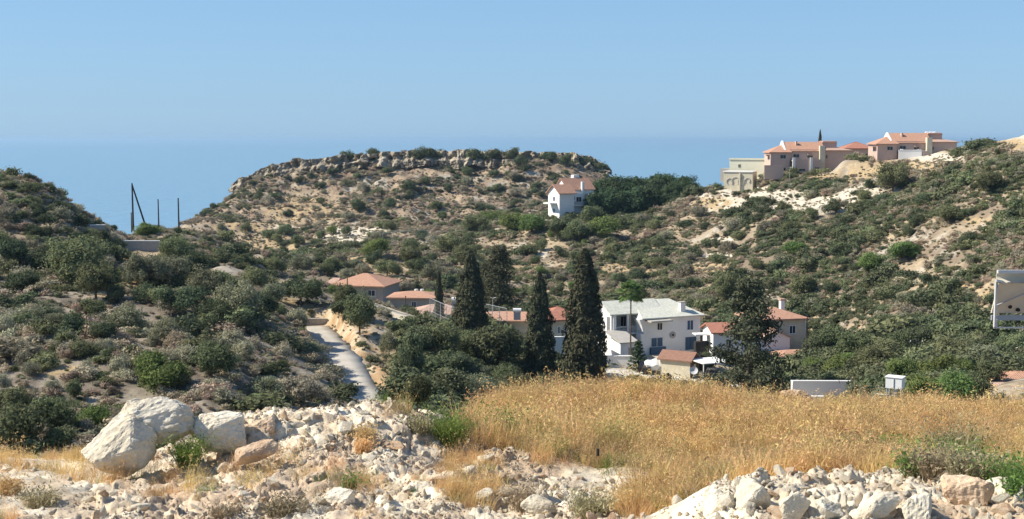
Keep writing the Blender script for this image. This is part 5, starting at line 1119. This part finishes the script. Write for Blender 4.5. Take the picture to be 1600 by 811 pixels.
GS += [mesh('grass_source', *tuft(830 + i, 60, .30, .2, .0035, .5, False), [L_[m_]]) for i, m_ in enumerate(('sage', 'sage', 'weed'))]
rng = np.random.default_rng(8); N = 46000; y = np.sqrt(rng.uniform(12.5 ** 2, 34 ** 2, N)); x = rng.uniform(-.46, .46, N) * y; z = H(x, y); px, py = to_pic(x, y, z)
gn = fbm(x / 1.6, y / 1.6, 95, 3); g2 = fbm(x / .6, y / .6, 97, 3); g3 = fbm(x / 3.5, y / 2.2, 98, 3)
dens = np.maximum(ss(690, 800, px - (py - 640) * 1.2 + (gn - .5) * 220) * ((py < 735 + (gn - .5) * 90) | (px > 1040 - (py - 740) * .9 + (gn - .5) * 160)), 0) * (y > 13.9 + .6 * gn) * (.25 + .75 * ss(.36, .5, g2 * .5 + g3 * .5))
dens = np.maximum(dens, (px < 330) * (y < 19.5) * ss(.42, .60, gn) * .35); dens = np.maximum(dens, (np.hypot((px - 735) / 55, (py - 755) / 40) < 1.2 - gn * .6) * .35); dens = np.maximum(dens, (y < 22) * ss(.58, .68, gn) * .12)
keep = rng.random(N) < dens; x, y, z, gn, g2, g3, px = [q[keep] for q in (x, y, z, gn, g2, g3, px)]; n = len(x); s = rng.uniform(.6, 1.25, n) * np.interp(g3, [.3, .7], [.65, 1.4]) * np.where(px < 690, .5, 1.0) * np.where(y < 15.5, .8, 1)
gi_ = rng.integers(0, 6, n); gi_ = np.where(rng.random(n) < .06, 6, gi_); gi_ = np.where(rng.random(n) < .05 + .5 * ss(.56, .68, fbm(x / 1.3, y / 1.3, 99, 3)), 7 + rng.integers(0, 3, n), gi_)
print('grass', n)
scatter_stuff('dry_grass', np.stack([x, y, z], 1), gi_, np.stack([s * 1.1, s * 1.1, s * rng.uniform(.8, 1.3, n)], 1), np.stack([rng.normal(size=n) * .22, rng.normal(size=n) * .22, rng.uniform(0, 6.28, n)], 1), GS)
def weed(label, px, row, wpx, hpx, mat='weed', D=None, seed=0, n=420, group=None, lean=.55):
    lo, D_ = hit(px, row); s = D_ / FPX; h_ = hpx * s; V, F = tuft(900 + seed, n, h_, wpx * s * .28, .004, lean, False); V = np.array(V); rng = np.random.default_rng(seed); 
    m_ = n * 5; k = rng.integers(0, len(V), m_); p = V[k] + rng.normal(size=(m_, 3)) * .035; p = p[p[:, 2] > .02]; V2, F2 = quads(p, rng.normal(size=p.shape), .011 * rng.uniform(.5, 1.5, len(p)), rng, 2.2)
    Fa = [tuple(f) for f in F] + [tuple(int(a) + len(V) for a in f) for f in F2]; o = obj('weed_plant', mesh('weed_plant', np.concatenate([V, V2]), Fa, [L_[mat]]), None, lo - Vector((0, 0, .02)))
    return tag(o, label, 'weed', group)
weed('green and brown feathery weed at the near end of the golden grass', 700, 690, 70, 66, 'weed', seed=1); weed('dense green weed standing in the golden grass, second from the rubble', 780, 690, 60, 62, 'weed', seed=2)
weed('sprawling green weed in the middle of the golden grass', 935, 712, 80, 60, 'weed', seed=3, n=300); weed('thin green weed growing between the boulders', 293, 725, 56, 56, 'weed', seed=4)
weed('grey spiky weed before the low bank of stones', 815, 800, 60, 56, 'sage', seed=5, n=160); weed('grey-green bushy weed at the foot of the low bank', 920, 805, 70, 50, 'sage', seed=6)
weed('pale dry bush low on the rubble slope', 445, 802, 90, 40, 'sage', seed=7, n=300, lean=.8); weed('dry tuft growing out of the rubble slope', 570, 690, 34, 34, 'straw', seed=8, n=200)
weed('lower dry tuft on the rubble slope', 568, 706, 34, 26, 'straw', seed=9, n=200); weed('tall grey-brown dead bush at the shady end of the golden grass', 1495, 722, 110, 80, 'sage', seed=10, n=520)
weed('dry grey bush on the white stone heap', 1436, 742, 60, 40, 'sage', seed=11, n=220); weed('brown dead weed at the edge of the rubble ridge', 655, 672, 50, 30, 'sage', seed=12, n=200)
weed('dark little tussock beside the pointed white block', 548, 762, 36, 24, 'weed', seed=13, n=120); weed('greenish tussock at the near corner', 60, 790, 90, 40, 'sage', seed=14, n=240); weed('straw-coloured bush at the very corner of the picture', 12, 772, 70, 40, 'straw', seed=15, n=240)
weed('pale weed near the bottom edge under the rubble slope', 350, 808, 60, 30, 'sage', seed=16, n=160)
for k in range(26):
    a = 1335 + k * 10.5; weed('leafy green weed in the band along the top of the white stone heap', a, np.interp(a, [1340, 1480, 1600], [722, 738, 772]) + rr.uniform(-8, 4), 70, rr.uniform(30, 48) + .13 * max(0, a - 1420), 'weed' if k % 4 else 'sage', seed=20 + k, n=300, group='green weeds above the stone heap')
e = empty('survey_stake', hit(934, 735)[0], 0, label='thin rusty stake with a dark top in the golden grass above the low bank', cat='stake'); MB().tube((0, 0, -.1), (0, 0, .2), .006).build('rod', M['rust'], e); MB().tube((0, 0, .2), (0, 0, .3), .022).build('cap', M['dark'], e)
